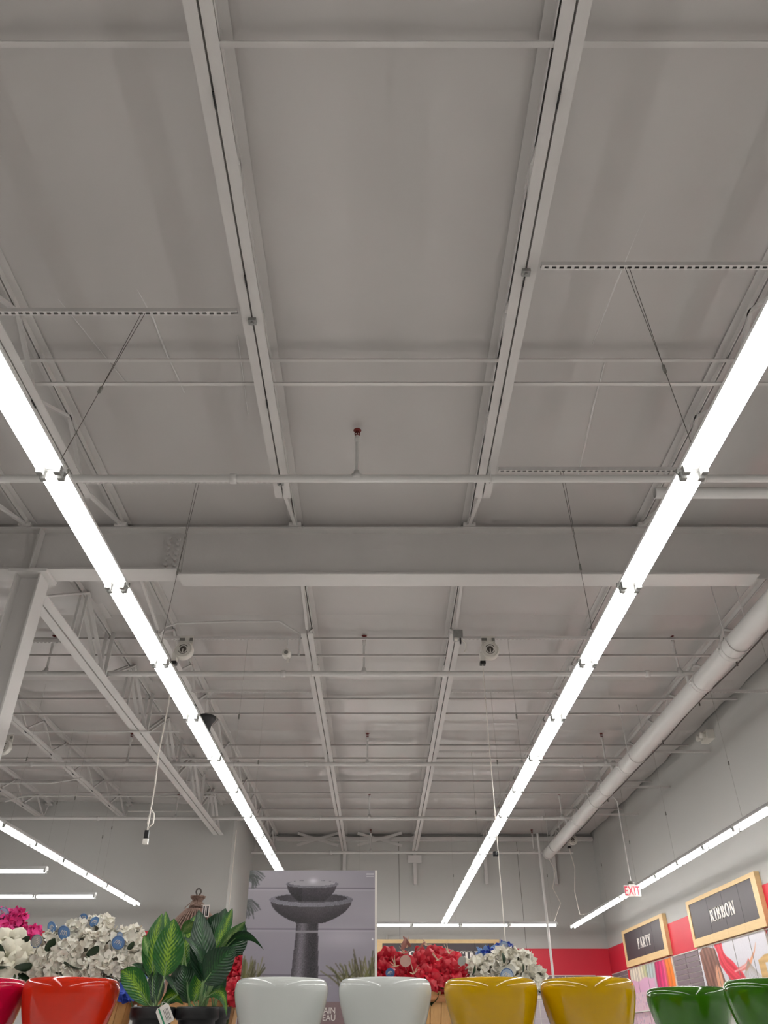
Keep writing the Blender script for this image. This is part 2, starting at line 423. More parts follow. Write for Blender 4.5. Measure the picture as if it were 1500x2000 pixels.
# ------------------------------------------------------------------ slotted struts and light hangers
def strut(label, Y, x0, x1, h=4.46):
    w, d = .041, .035
    t = thing('slotted_strut', label, 'strut', (x0, Y, z(h)), 'slotted struts')
    MB().box(x0, x1, Y - w / 2, Y - w / 2 + .003, z(h) + .003, z(h) + d).box(x0, x1, Y + w / 2 - .003, Y + w / 2, z(h) + .003, z(h) + d)\
        .box(x0, x1, Y - w / 2, Y + w / 2, z(h) + d, z(h) + d + .003).build('channel', M_STEEL, t)
    mb = MB().box(x0, x1, Y - w / 2, Y - .0085, z(h), z(h) + .003).box(x0, x1, Y + .0085, Y + w / 2, z(h), z(h) + .003)
    k = x0
    while k < x1 - .03:
        mb.box(k, k + .022, Y - .0085, Y + .0085, z(h), z(h) + .003); k += .0525
    tag(mb.build('slotted_face', M_STEEL, t), kind='stuff')
    tag(MB().box(x0 + .004, x1 - .004, Y - w / 2 + .004, Y + w / 2 - .004, z(h) + .024, z(h) + .030).build('slot_shade', M_BLACK, t))  # black strip added inside the channel as painted shade behind the slots
    return t
strut('slotted strut from the right joist toward the right light row, nearest one', 3.48, 1.14, 4.92)
strut('slotted strut just above the first sprinkler pipe, right of centre', 5.81, 1.14, 2.98)
strut('slotted strut holding the cord reel right of centre', 9.5, 1.14, 2.98)
strut('slotted strut one bay behind the right cord reel', 11.4, 1.14, 2.98)
strut('slotted strut deep in the right middle bay', 14.4, 1.14, 2.98)
strut('slotted strut on the left with dark dashes, nearest one', 3.89, -4.0, -1.04)
strut('slotted strut just below the first sprinkler pipe, left of centre', 5.99, -2.87, -1.04)
strut('slotted strut holding the cord reel left of centre', 9.5, -2.87, -1.04)
strut('slotted strut one bay behind the left cord reel', 11.4, -2.87, -1.04)
strut('slotted strut by the steel column at the left', 9.6, -6.1, -4.15)
for k, Y in enumerate((9.5, 11.4, 14.4, 16.8, 19.2)):
    strut(f'{ORD[k+1]} slotted strut from front, between fat pipe and right wall', Y, 5.09, XR - .012)

def hanger(label, x, y0, y1, h1=4.46, twin=True):
    t = thing('light_hanger', label, 'hanging wire', (x, y1, z(2.52)), 'light hanger wires')
    a = Vector((x, y0, z(h1))); b = Vector((x, y1, z(2.525))); g = a.lerp(b, .56)
    if twin:
        for s in (-.014, .014): MB().tube([a + Vector((s, 0, 0)), g], .0022, 5).build('upper_wire', M_WIRE, t)
    else: MB().tube([a, g], .0016, 5).build('upper_wire', M_WIRE2, t)
    MB().tube([g, b], .0022 if twin else .0016, 5).build('lower_wire', M_WIRE if twin else M_WIRE2, t)
    MB().tube([g + (a - b).normalized() * .03, g - (a - b).normalized() * .03], .011, 6).build('wire_gripper', M_GREY, t)
for k, (y0, y1) in enumerate(((3.48, 3.3), (5.81, 5.7), (9.5, 9.4), (11.4, 11.3), (14.4, 14.3))):
    hanger(f'{ORD[k+1]} thin wire from front, strut to light row left of fat pipe', 1.74, y0, y1, twin=k < 2)
for k, (y0, y1) in enumerate(((3.89, 3.3), (5.99, 5.7), (9.5, 9.4), (11.4, 11.3))):
    hanger(f'{ORD[k+1]} thin wire from front, strut to light row behind carton', -1.74, y0, y1, twin=k < 2)
for k, y in enumerate((9.5, 11.4, 14.4, 16.8, 19.2)):
    hanger(f'{ORD[k+1]} thin wire from front, over the light row along the right wall', 5.13, y, y, twin=False)
for k, y in enumerate((11.4, 13.6, 15.8)):
    hanger(f'{ORD[k+1]} thin wire from front, over the slanting light row above flowers', -5.15, y, y, 4.6, twin=False)

for k in range(3):
    hanger(f'{ORD[k+1]} thin wire from right, over the level light row by back wall', 4.4 - k * 2.44, 21.9, 21.9, 4.94, twin=False)
for k in range(2):
    hanger(f'{ORD[k+1]} thin wire from right, over the lower level light row at left', -5.8 - k * 2.44, 17.3, 17.3, 4.94, twin=False)
    hanger(f'{ORD[k+1]} thin wire from right, over the upper level light row at left', -5.8 - k * 2.44, 14.5, 14.5, 4.94, twin=False)

# ------------------------------------------------------------------ sprinkler pipes
def sprinkler(t, x, Y, hp, rp):
    """a riser with an upright head on a branch pipe"""
    MB().lathe([(0, -.01), (rp + .012, -.012), (rp + .016, .0), (rp + .012, rp), (.03, rp + .01), (.026, rp + .05), (0, rp + .05)], 12, (x, Y, z(hp))).build('saddle_tee', M_PIPE, t)
    top = 4.925
    MB().tube([(x, Y, z(hp + rp + .03)), (x, Y, z(top - .10))], .0165, 10).build('riser', M_PIPE, t)
    MB().lathe([(.017, -.04), (.026, -.04), (.026, .035), (.02, .045), (0, .045)], 12, (x, Y, z(top - .10))).build('reducer', M_PIPE, t)
    h = MB().tube([(x - .018, Y, z(top - .055)), (x - .024, Y, z(top - .02)), (x - .008, Y, z(top + .012))], .0055, 6).build('sprinkler_head', M_BRASS, t)
    MB().tube([(x + .018, Y, z(top - .055)), (x + .024, Y, z(top - .02)), (x + .008, Y, z(top + .012))], .0055, 6).build('frame_arm', M_BRASS, h)
    MB().lathe([(0, -.06), (.022, -.06), (.02, -.045), (.006, -.04), (.006, .01), (0, .01)], 10, (x, Y, z(top))).build('orifice', M_BRASS, h)
    MB().lathe([(0, .0), (.036, .0), (.04, .006), (.034, .011), (0, .012)], 14, (x, Y, z(top + .008))).build('deflector', M_BRASS, h)
def branch(label, Y, x0, x1, heads, hp=4.35, rp=.038, hooks=()):
    t = thing('sprinkler_pipe', label, 'pipe', ((x0 + x1) / 2, Y, z(hp)), 'sprinkler branch pipes')
    MB().tube([(x0, Y, z(hp)), (x1, Y, z(hp))], rp, 14).build('pipe', M_PIPE, t)
    for x in heads: sprinkler(t, x, Y, hp, rp)
    for x in hooks:
        pts = [(x, Y + (rp + .004) * math.sin(a), z(hp) - (rp + .004) * math.cos(a)) for a in np.linspace(-PI / 2, PI / 2, 9)]
        pts = [(x, Y - rp - .004, z(4.535))] + pts + [(x, Y + rp + .004, z(4.535))]
        MB().tube(pts, .006, 6).build('pipe_hanger', M_STEEL, t)
    for x in np.arange(x0 + 2.2, x1, 5.2):
        MB().lathe([(rp + .0, -.03), (rp + .012, -.028), (rp + .012, .028), (rp, .03)], 14, (float(x), Y, z(hp)), 'X').build('coupling', M_PIPE, t)
    return t
HX = [-.2, 4.32, -4.75]
branch('nearest white sprinkler pipe crossing the whole ceiling before the girder', 5.78, XL + .05, XR - .05, [-.2, -4.75], hooks=(1.05, 3.05, -2.95))
branch('white sprinkler pipe just beyond the cord reels', 10.41, XL + .05, 4.60, HX, hooks=(3.05, -2.95, -.95))
branch('white sprinkler pipe second beyond the girder', 14.75, XL + .05, 4.60, HX, hooks=(3.05, -.95))
branch('white sprinkler pipe third beyond the girder, above the left light row', 19.0, XL + .05, 4.60, HX, hooks=(1.05,))
branch('farthest white sprinkler pipe running just before the back wall', 22.95, XRET + .05, 5.4, [-.2, 4.32], hooks=(-.95,))
t = thing('stub_pipe', 'short fat white pipe with a dark open end beside the near sprinkler pipe', 'pipe', (2.66, 6.02, z(4.36)))
MB().lathe([(.050, 0), (.056, 0), (.056, 3.48), (.050, 3.48), (.050, 0)], 18, (2.66, 6.02, z(4.36)), 'X').build('pipe', M_PIPE, t)
MB().lathe([(0, .05), (.0495, .05), (.0495, .06), (0, .06)], 18, (2.66, 6.02, z(4.36)), 'X').build('plug', M_BLACK, t)  # no real plug: black disc painted as the shade inside the open pipe

# fat main along the right
MXX, MZ, MR = 4.42, 4.06, .136
t = thing('main_pipe', 'fat white pipe running along the right side to the back wall', 'pipe', (MXX, 8, z(MZ)))
MB().tube([(MXX, 1.0, z(MZ)), (MXX, 21.6, z(MZ))], MR, 28).build('pipe', M_PIPE, t)
for y in (4.6, 8.95, 10.0, 13.9, 15.4, 17.9, 21.5):
    MB().lathe([(MR, -.045), (MR + .010, -.042), (MR + .013, 0), (MR + .010, .042), (MR, .045)], 28, (MXX, y, z(MZ)), 'Y').build('coupling', M_PIPE, t)
    for s in (-1, 1): MB().box(MXX + s * (MR + .02) - .018, MXX + s * (MR + .02) + .018, y - .03, y + .03, z(MZ) - .014, z(MZ) + .014).build('coupling_ear', M_PIPE, t)
for y in (10.41, 14.75, 19.0):
    MB().tube([(MXX, y, z(MZ + MR - .01)), (MXX, y, z(4.315))], .034, 12).build('nipple', M_PIPE, t)
for y in (8.7, 13.2, 16.2, 20.6):
    for s in (-1, 1): MB().tube([(MXX + s * (MR + .02), y, z(MZ)), (MXX + s * (MR + .02), y, z(4.97))], .007, 6).build('hanger_rod', M_STEEL, t)
    pts = [(MXX + (MR + .012) * math.sin(a), y, z(MZ) - (MR + .012) * math.cos(a)) for a in np.linspace(-PI / 2, PI / 2, 13)]
    MB().tube(pts, .008, 6).build('hanger_strap', M_STEEL, t)
t = thing('pipe_cable', 'dark cable tied along the lower side of the fat pipe', 'cable', (4.56, 8, z(3.97)))
MB().tube([(MXX + .135 + .01 * math.sin(y * 2.2), y, z(MZ - .085 + .012 * math.sin(y * 1.3))) for y in np.arange(8.2, 20.5, .35)], .009, 6).build('cable', M_DARK, t)
for y in (9.2, 10.6, 12.3, 15.9): MB().tube([(MXX + .15, y, z(MZ - .11)), (MXX + .15, y, z(MZ - .03))], .010, 6).build('tie', M_DARK, t)

# ------------------------------------------------------------------ cord reels, cords and ceiling devices
def reel(label, x, Y, ztop, face=1):
    t = thing('cord_reel', label, 'cord reel', (x, Y, z(ztop)), 'ceiling cord reels')
    cz = z(ztop - .20); r = .125; o = (x, Y - .09, cz)
    MB().lathe([(0, -.05), (.07, -.052), (.085, -.045), (r * .88, -.04), (r, -.02), (r, .035), (r * .9, .05), (0, .05)], 32, o, 'Y').build('drum', M_WHITE, t)
    MB().lathe([(.098, -.048), (.103, -.058), (.110, -.048)], 32, o, 'Y').build('drum_ring', M_WHITE, t)
    MB().lathe([(0, -.058), (.040, -.058), (.044, -.050)], 20, o, 'Y').build('hub', M_DARK, t)
    MB().box(x - .006, x + .006, Y - .154, Y - .146, cz - .05, cz + .004).build('hub_latch', M_WHITE, t)
    for a0, a1 in ((.55, 2.6), (3.6, 5.8)):
        pts = [(x + .062 * math.cos(a), Y - .143, cz + .062 * math.sin(a)) for a in np.linspace(a0, a1, 9)]
        MB().tube(pts, .005, 5).build('hub_slot', M_DARK, t)
    MB().box(x - .09, x + .09, Y - .045, Y - .028, cz, z(ztop) + .035).build('mount_plate', M_WHITE, t)
    MB().box(x - .09, x - .02, Y - .06, Y - .046, z(ztop) - .035, z(ztop) - .002).build('mount_clip', M_GREY, t)
    MB().box(x + .045, x + .085, Y - .06, Y - .046, z(ztop) - .04, z(ztop) - .002).build('mount_clip', M_GREY, t)
    MB().box(x - .135, x - .075, Y - .12, Y - .05, cz - .155, cz - .03).build('cord_guide', M_WHITE, t)
    MB().box(x - .140, x - .070, Y - .125, Y - .045, cz - .195, cz - .156).build('cord_outlet', M_BLACK, t)
    return Vector((x - .105, Y - .085, cz - .175))
def hangcord(label, pts, r=.006, cat='cord', extra=None, m=None):
    t = thing('hanging_cord', label, cat, pts[0])
    MB().tube(pts, r, 7).build('cord', m or M_CORD, t)
    if extra: extra(t)
    return t
pr = reel('white cord reel under the strut right of centre, cord pulled down', 1.47, 9.5, 4.455)
def stop(t):
    c = P(968, 1668, pr.y); MB().lathe([(0, -.025), (.03, -.025), (.034, 0), (.03, .025), (0, .025)], 12, c).build('cord_stop', M_BLACK, t)
hangcord('taut white cord hanging from the right reel with a black stop on it', [pr - Vector((0, 0, .02)), Vector((pr.x, pr.y, 2.9)), Vector((pr.x, pr.y, 1.2))], .006, extra=stop)
pl = reel('white cord reel under the strut left of centre, half behind the lights', -2.55, 9.5, 4.455)
zb = P(288, 1645, 9.45).z
def plug(t):
    x, y = pl.x, pl.y
    MB().tube([(x, y, zb + .36), (x + .05, y, zb + .30), (x + .055, y, zb + .20), (x + .01, y, zb + .15), (x - .012, y, zb + .2), (x - .0, y, zb + .3)], .009, 7).build('cord_loop', M_CORD, t)
    MB().box(x - .024, x + .024, y - .02, y + .02, zb + .03, zb + .12).build('connector', M_BLACK, t)
    MB().box(x - .028, x + .028, y - .024, y + .024, zb - .03, zb + .029).build('outlet_end', M_WHITE, t)
hangcord('white cord with a looped end and plug hanging from the left reel', [(pl.x, pl.y, pl.z - .02), (pl.x + .012, pl.y, 5.1), (pl.x - .012, pl.y, 4.5), (pl.x + .006, pl.y, 4.1), (pl.x, pl.y, zb + .3), (pl.x, pl.y, zb + .11)], .009, extra=plug)
pf = reel('white cord reel by the steel column at the far left edge', P(12, 1462, 13.0).x, 13.0, P(12, 1440, 13.0).z - H)
prr = P(1118, 1640, 20.5)
pq = reel('white cord reel hung beside the end of the fat pipe', prr.x, 20.6, prr.z - H + .2)
hangcord('loose white cord from the reel by the fat pipe down to the lights', [pq, (pq.x + .05, 20.4, pq.z - .5), (pq.x - .03, 20.4, pq.z - 1.0), (pq.x + .02, 20.4, pq.z - 1.5), (4.99, 20.4, 4.121)], .010)
hangcord('wavy white cord from the fat pipe end to the level back light row', [(4.45, 21.75, z(4.0)), (4.62, 21.85, z(3.7)), (4.5, 21.88, z(3.3)), (4.66, 21.9, z(2.95)), (4.44, 21.9, z(2.53))], .010)
hangcord('plain white drop cord by the corner of the back alcove', [(XRET + .09, 20.0, z(4.3)), (XRET + .09, 20.0, 1.2)], .010)
tag(MB().tube([(4.13, 21.2, z(4.48)), (4.13, 21.2, 0.0)], .032, 10).build('power_pole', M_PIPE, o=(4.13, 21.2, 0)), 'tall white power pole dropping from the roof behind the white flowers', 'pole')
tag(MB().tube([(.245, YB - .03, z(2.42)), (.245, YB - .03, .05)], .02, 8).build('wall_conduit', M_PIPE, o=(.245, YB - .03, 0)), 'thin white conduit on the back wall left of the KIDS CRAFTING sign', 'conduit')

# curved conduit and small speaker beside the left joist
t = thing('conduit', 'white conduit curving over the left cord reel and down beside the joist', 'conduit', (-2.6, 9.3, z(4.6)))
MB().tube([(-2.85, 9.25, z(4.40)), (-2.80, 9.25, z(4.52)), (-2.65, 9.25, z(4.57)), (-1.9, 9.25, z(4.60)), (-1.3, 9.25, z(4.60)), (-1.12, 9.47, z(4.57)), (-1.044, 9.47, z(4.52)), (-1.044, 9.47, z(4.2))], .014, 8).build('conduit_run', M_PIPE, t)
t = thing('motion_sensor', 'small white sensor hanging beside the joist left of centre', 'sensor', (-1.2, 9.5, z(4.2)))
MB().lathe([(0, -.06), (.05, -.06), (.06, -.02), (.06, .04), (.03, .07), (0, .07)], 16, (-1.2, 9.44, z(4.22)), 'Y').build('sensor_body', M_WHITE, t)
MB().lathe([(0, -.075), (.022, -.072), (.028, -.061)], 14, (-1.2, 9.44, z(4.22)), 'Y').build('lens', M_GREY, t)
MB().bar((-1.18, 9.44, z(4.11)), (-1.18, 9.44, z(4.165)), .03, .03).build('tail', M_WHITE, t)
MB().bar((-1.2, 9.49, z(4.25)), (-1.2, 9.49, z(4.459)), .012, .012).build('stem', M_STEEL, t)
t = thing('junction_box', 'grey steel junction box on the joist beside the right cord reel', 'electrical box', (1.06, 9.38, z(4.40)))
MB().box(1.0, 1.12, 9.32, 9.44, z(4.40), z(4.515)).build('box', M_ZINC, t)
MB().box(1.01, 1.05, 9.318, 9.36, z(4.375), z(4.399)).build('cable_clamp', M_WHITE, t)
MB().bar((1.085, 9.34, z(4.32)), (1.085, 9.34, z(4.40)), .03, .02).build('plug', M_BLACK, t)
MB().tube([(1.10, 9.34, z(4.38)), (1.15, 9.34, z(4.33)), (1.15, 9.34, z(4.24)), (1.12, 9.34, z(4.20))], .006, 6).build('lead', M_CORD, t)
for x, Y, lab in ((-.95, 4.0, 'small zinc clamp under the left joist at the dashed strut'), (1.05, 3.55, 'small zinc clamp under the right joist at the dashed strut'), (-.95, 6.05, 'small zinc clamp at the left joist end below the near pipe')):
    t = thing('beam_clamp', lab, 'clamp', (x, Y, z(4.48)), 'beam clamps')
    MB().box(x - .03, x + .03, Y - .02, Y + .03, z(4.488), z(4.518)).build('clamp_body', M_ZINC, t)
    MB().lathe([(0, -.022), (.014, -.022), (.014, 0)], 6, (x, Y, z(4.488)), 'Z', False).build('clamp_bolt', M_ZINC, t)
t = thing('pendant_speaker', 'black bell-shaped speaker hanging behind the left light row', 'speaker', (-2.55, 11.4, z(3.8)))
o = P(403, 1402, 11.4)
MB().lathe([(0, .02), (.135, .02), (.145, .0), (.14, -.03), (.10, -.08), (.085, -.13), (.075, -.22), (.04, -.26), (0, -.265)], 28, o).build('bell', M_BLACK, t)
MB().lathe([(.147, -.012), (.152, 0), (.147, .012)], 28, o).build('rim', M_BLACK, t)
for s in (-.03, .03): MB().tube([o + Vector((s, 0, .02)), Vector((o.x + s, 11.4, z(4.459)))], .005, 6).build('hanger_wire', M_STEEL, t)
t = thing('emergency_light', 'white twin-head emergency light high on the right wall', 'emergency light', (6.1, 14.2, z(4.6)))
MB().box(6.06, XR - .003, 14.05, 14.40, z(4.62), z(4.78)).build('light_body', M_WHITE, t)
for y in (14.13, 14.32): MB().lathe([(0, -.1), (.055, -.1), (.06, -.08), (.04, -.001), (0, -.001)], 14, (6.06, y, z(4.70)), 'X').build('lamp_head', M_WHITE, t)

# exit sign on its stem
ES = Vector((4.66, 15.6, 0)); e0, e1 = P(1228, 1751, 15.6).z, P(1228, 1729, 15.6).z
t = thing('exit_sign', 'white exit sign with red EXIT lettering hanging before the right wall lights', 'exit sign', (ES.x, ES.y, e0))
MB().box(ES.x - .145, ES.x + .145, ES.y - .02, ES.y + .02, e0, e1).build('sign_body', mat('exit_white', (236, 226, 222), 0.4), t)
MB().box(ES.x - .05, ES.x + .06, ES.y - .015, ES.y + .015, e1, e1 + .02).build('mount_bar', M_WHITE, t)
MB().lathe([(0, 0), (.06, 0), (.06, .03), (.02, .05), (0, .05)], 14, (ES.x, ES.y, e1 + .02)).build('canopy', M_GREY, t)
MB().tube([(ES.x, ES.y, e1 + .06), (ES.x, ES.y, z(3.88)), (ES.x - .03, ES.y, z(3.93)), (ES.x - .1, ES.y - .1, z(3.95))], .011, 8).build('stem', M_PIPE, t)
def text_part(s, size, m, parent, M, name='lettering', align='CENTER', ext=.002, bold=0.0, sp=1.0):
    cu = bpy.data.curves.new(name, 'FONT'); cu.body = s; cu.size = size; cu.align_x = align; cu.extrude = ext; cu.offset = bold
    cu.space_line = .95; cu.space_character = sp
    ob = bpy.data.objects.new('tmp', cu); C.objects.link(ob)
    dg = bpy.context.evaluated_depsgraph_get(); dg.update()
    me = bpy.data.meshes.new_from_object(ob.evaluated_get(dg)); bpy.data.objects.remove(ob)
    me.name = name; me.materials.clear(); me.materials.append(m); me.transform(M)
    for v in me.vertices: v.co -= org(parent)
    return put(name, me, parent)
M_EXIT = mat('exit_red', (222, 40, 74), 0.4)
eh = (e1 - e0) * .80
text_part('EXIT', eh / .70, M_EXIT, t, Matrix.Translation((ES.x - .005, ES.y - .0215, e0 + (e1 - e0 - eh) / 2)) @ Matrix.Rotation(PI / 2, 4, 'X') @ Matrix.Scale(.60, 4, (1, 0, 0)), bold=.002, sp=1.12)

# conduits and wires in the far left ceiling
def run(label, pts, r=.013):
    t = tag(MB().tube(pts, r, 8).build('ceiling_conduit', M_PIPE, o=pts[0]), label, 'conduit', 'ceiling conduits')
run('white conduit bending up to the deep truss in the far left ceiling', [P(0, 1530, 15.5), P(100, 1530, 15.5), P(135, 1524, 15.5), P(160, 1519, 15.5)])
run('long white conduit level with the far left sprinkler pipe', [P(10, 1566, 17.8), P(48, 1555, 17.8), P(420, 1555, 17.8)])
run('short white conduit against the far left wall under the roof', [P(250, 1584, 19.4), P(400, 1584, 19.4)])
run('long thin conduit high across the left far bay', [P(60, 1429, 12.4), P(350, 1429, 12.4)])
# ------------------------------------------------------------------ slab lettering and wall signs
def ring(cx, cy, rx, ry, tx, ty, a0, a1, n=12):
    A = np.linspace(math.radians(a0), math.radians(a1), n)
    return [[(cx + rx * math.cos(a), cy + ry * math.sin(a)), (cx + rx * math.cos(b), cy + ry * math.sin(b)),
             (cx + (rx - tx) * math.cos(b), cy + (ry - ty) * math.sin(b)), (cx + (rx - tx) * math.cos(a), cy + (ry - ty) * math.sin(a))] for a, b in zip(A[:-1], A[1:])]
def R(x0, x1, y0, y1): return [[(x0, y0), (x1, y0), (x1, y1), (x0, y1)]]
def diag(xa, ya, xb, yb, w): return [[(xa - w / 2, ya), (xa + w / 2, ya), (xb + w / 2, yb), (xb - w / 2, yb)]]
SW, TH, SF = .19, .10, .09          # stem, thin, serif
def stem(x): return R(x, x + SW, 0, 1) + R(x - SF, x + SW + SF, 0, TH) + R(x - SF, x + SW + SF, 1 - TH, 1)
LET = {
 'I': (stem(.12), .43),
 'P': (stem(.12) + ring(.30, .73, .36, .27, SW, TH, -90, 90), .72),
 'R': (stem(.12) + ring(.30, .73, .34, .27, SW, TH, -90, 90) + diag(.60, 0, .42, .48, SW) + R(.52, .78, 0, TH), .80),
 'B': (stem(.12) + ring(.30, .74, .33, .26, SW, TH, -90, 90) + ring(.30, .28, .38, .28, SW, TH, -90, 90), .74),
 'D': (stem(.12) + ring(.28, .5, .44, .5, SW, TH, -90, 90), .78),
 'O': (ring(.38, .5, .36, .5, SW, TH, 0, 360, 24), .78),
 'C': (ring(.40, .5, .37, .5, SW, TH, 48, 312, 18) + R(.58, .68, .66, .96), .76),
 'G': (ring(.40, .5, .37, .5, SW, TH, 48, 318, 18) + R(.58, .68, .66, .96) + R(.46, .76, .36, .46) + R(.52, .70, .08, .44), .80),
 'S': (ring(.36, .735, .31, .265, .17, TH, 30, 270, 14) + ring(.36, .265, .33, .265, .17, TH, -150, 90, 14) + R(.53, .62, .72, .96) + R(.06, .15, .04, .28), .72),
 'T': (R(.28, .28 + SW, 0, 1) + R(.18, .57, 0, TH) + R(.02, .73, 1 - TH, 1) + R(.02, .11, .70, 1) + R(.64, .73, .70, 1), .75),
 'F': (stem(.12) + R(.12, .66, 1 - TH, 1) + R(.57, .66, .70, 1) + R(.3, .5, .46, .54) + R(.45, .52, .38, .62), .69),
 'A': (diag(.14, 0, .38, 1, .12) + diag(.62, 0, .40, 1, SW) + R(.0, .28, 0, TH) + R(.46, .80, 0, TH) + R(.2, .56, .28, .37), .80),
 'Y': (R(.28, .28 + SW, 0, .5) + R(.18, .57, 0, TH) + diag(.36, .45, .12, 1, SW) + diag(.40, .45, .64, 1, .12) + R(0, .27, 1 - TH, 1) + R(.5, .77, 1 - TH, 1), .77),
 'N': (R(.10, .22, 0, 1) + R(.02, .32, 0, TH) + diag(.64, 0, .16, 1, SW) + R(.0, .2, 1 - TH, 1) + R(.60, .72, 0, 1) + R(.52, .82, 1 - TH, 1), .84),
 'K': (stem(.12) + diag(.34, .40, .62, 1, .12) + diag(.62, 0, .42, .55, SW) + R(.50, .78, 0, TH) + R(.48, .76, 1 - TH, 1), .80),
 ' ': ([], .45)}
M_LET = mat('letter_white', (232, 226, 220), 0.5)
M_BOARD = mat('sign_board', (62, 54, 58), 0.5, 0.03, 2)
M_OAK = mat('sign_wood', (222, 190, 138), 0.5, 0.05, 5, stretch=(1, 1, 6))
M_SEAM = mat('seam', (36, 30, 32), 0.6)
def lettering(word, s0, s1, hc, hh, f, parent):
    """one word; every letter a part. f(s, h, d): s along the text, d out of the board"""
    tot = sum(LET[c][1] for c in word); k = (s1 - s0) / tot; x = 0
    for c in word:
        polys, wd = LET[c]
        if polys:
            mb = MB()
            for p in polys:
                mb.prism([(s0 + (x + a) * k, hc - hh / 2 + b * hh) for a, b in p], lambda a, b, t: f(a, b, t), .0015, .006)
            mb.build('letter', M_LET, parent)
        x += wd
def wall_sign(label, word, s0, s1, b0, b1, h, f, t0, t1, seams, base):
    """s0..s1 outer run, b0..b1 board run, h = (outer low, board low, board high, outer high)"""
    t = thing('wall_sign', label, 'sign', base, 'department signs')
    def blk(name, a0, a1, c0, c1, d0, d1, m):
        MB().prism([(a0, c0), (a1, c0), (a1, c1), (a0, c1)], f, d0, d1).build(name, m, t)
    blk('board', b0 - .02, b1 + .02, z(h[1]) - .02, z(h[2]) + .02, -.03, -.002, M_BOARD)
    cut = [s0] + seams + [s1]
    for a, b in zip(cut[:-1], cut[1:]):                          # boards of the frame
        blk('frame_board', a + .0015, b - .0015, z(h[2]), z(h[3]), -.075, .012, M_OAK)
        blk('frame_board', a + .0015, b - .0015, z(h[0]), z(h[1]), -.075, .012, M_OAK)
    blk('frame_end', s0, b0, z(h[1]), z(h[2]), -.075, .012, M_OAK)
    blk('frame_end', b1, s1, z(h[1]), z(h[2]), -.075, .012, M_OAK)
    for a in seams: blk('board_joint', a - .006, a + .006, z(h[1]), z(h[2]), -.002, -.0008, M_SEAM)
    lettering(word, t0, t1, z(1.93), .215, lambda a, b, d: f(a, b, d - .002), t)
XS = XR - .08
fr = lambda s, h, d: Vector((XS - d, -s, h))                     # on the right wall: text runs towards the camera
wall_sign('oak-framed dark sign reading PARTY on the right wall', 'PARTY', -21.95, -18.62, -21.8, -18.85, (1.53, 1.66, 2.24, 2.31), fr, -20.78, -19.72, [-20.3, -19.55], (XS, 20.2, z(1.53)))
wall_sign('oak-framed dark sign reading RIBBON on the right wall', 'RIBBON', -17.06, -13.68, -16.93, -13.87, (1.52, 1.65, 2.24, 2.31), fr, -15.96, -14.76, [-16.0, -15.25, -14.5], (XS, 15.4, z(1.52)))
YS = YB - .08
fb = lambda s, h, d: Vector((s, YS - d, h))
wall_sign('long oak-framed dark sign reading KIDS CRAFTING on the back wall', 'KIDS CRAFTING', -.02, 3.27, .12, 3.12, (1.53, 1.66, 2.22, 2.31), fb, .22, 2.92, [1.05, 1.9, 2.6], (1.6, YS, z(1.53)))

# ------------------------------------------------------------------ prints
def segd(px, py, ax, ay, bx, by):
    dx, dy = bx - ax, by - ay; L = dx * dx + dy * dy + 1e-9
    t = np.clip(((px - ax) * dx + (py - ay) * dy) / L, 0, 1)
    return np.hypot(px - ax - t * dx, py - ay - t * dy)
def print_mesh(name, nx, ny, f, paint, parent, m):
    """a fine sheet f(s, t) whose printed picture is a colour per vertex"""
    vs = [f(i / nx, j / ny) for j in range(ny + 1) for i in range(nx + 1)]
    fs = [(j * (nx + 1) + i, j * (nx + 1) + i + 1, (j + 1) * (nx + 1) + i + 1, (j + 1) * (nx + 1) + i) for j in range(ny) for i in range(nx)]
    o = MB().add(vs, fs).build(name, m, parent, fix=False)
    g = np.array([(v[0], v[1], v[2]) for v in vs])
    s = np.tile(np.arange(nx + 1) / nx, ny + 1); t = np.repeat(np.arange(ny + 1) / ny, nx + 1)
    col = np.clip(paint(s, t), 0, 255)
    ca = o.data.color_attributes.new('print', 'FLOAT_COLOR', 'POINT')
    ca.data.foreach_set('color', np.concatenate([lin(col), np.ones((len(col), 1))], 1).astype(np.float32).ravel())
    return o
M_PRINT = print_mat('printed_card', .35)
M_POSTER = print_mat('printed_panel', .45)

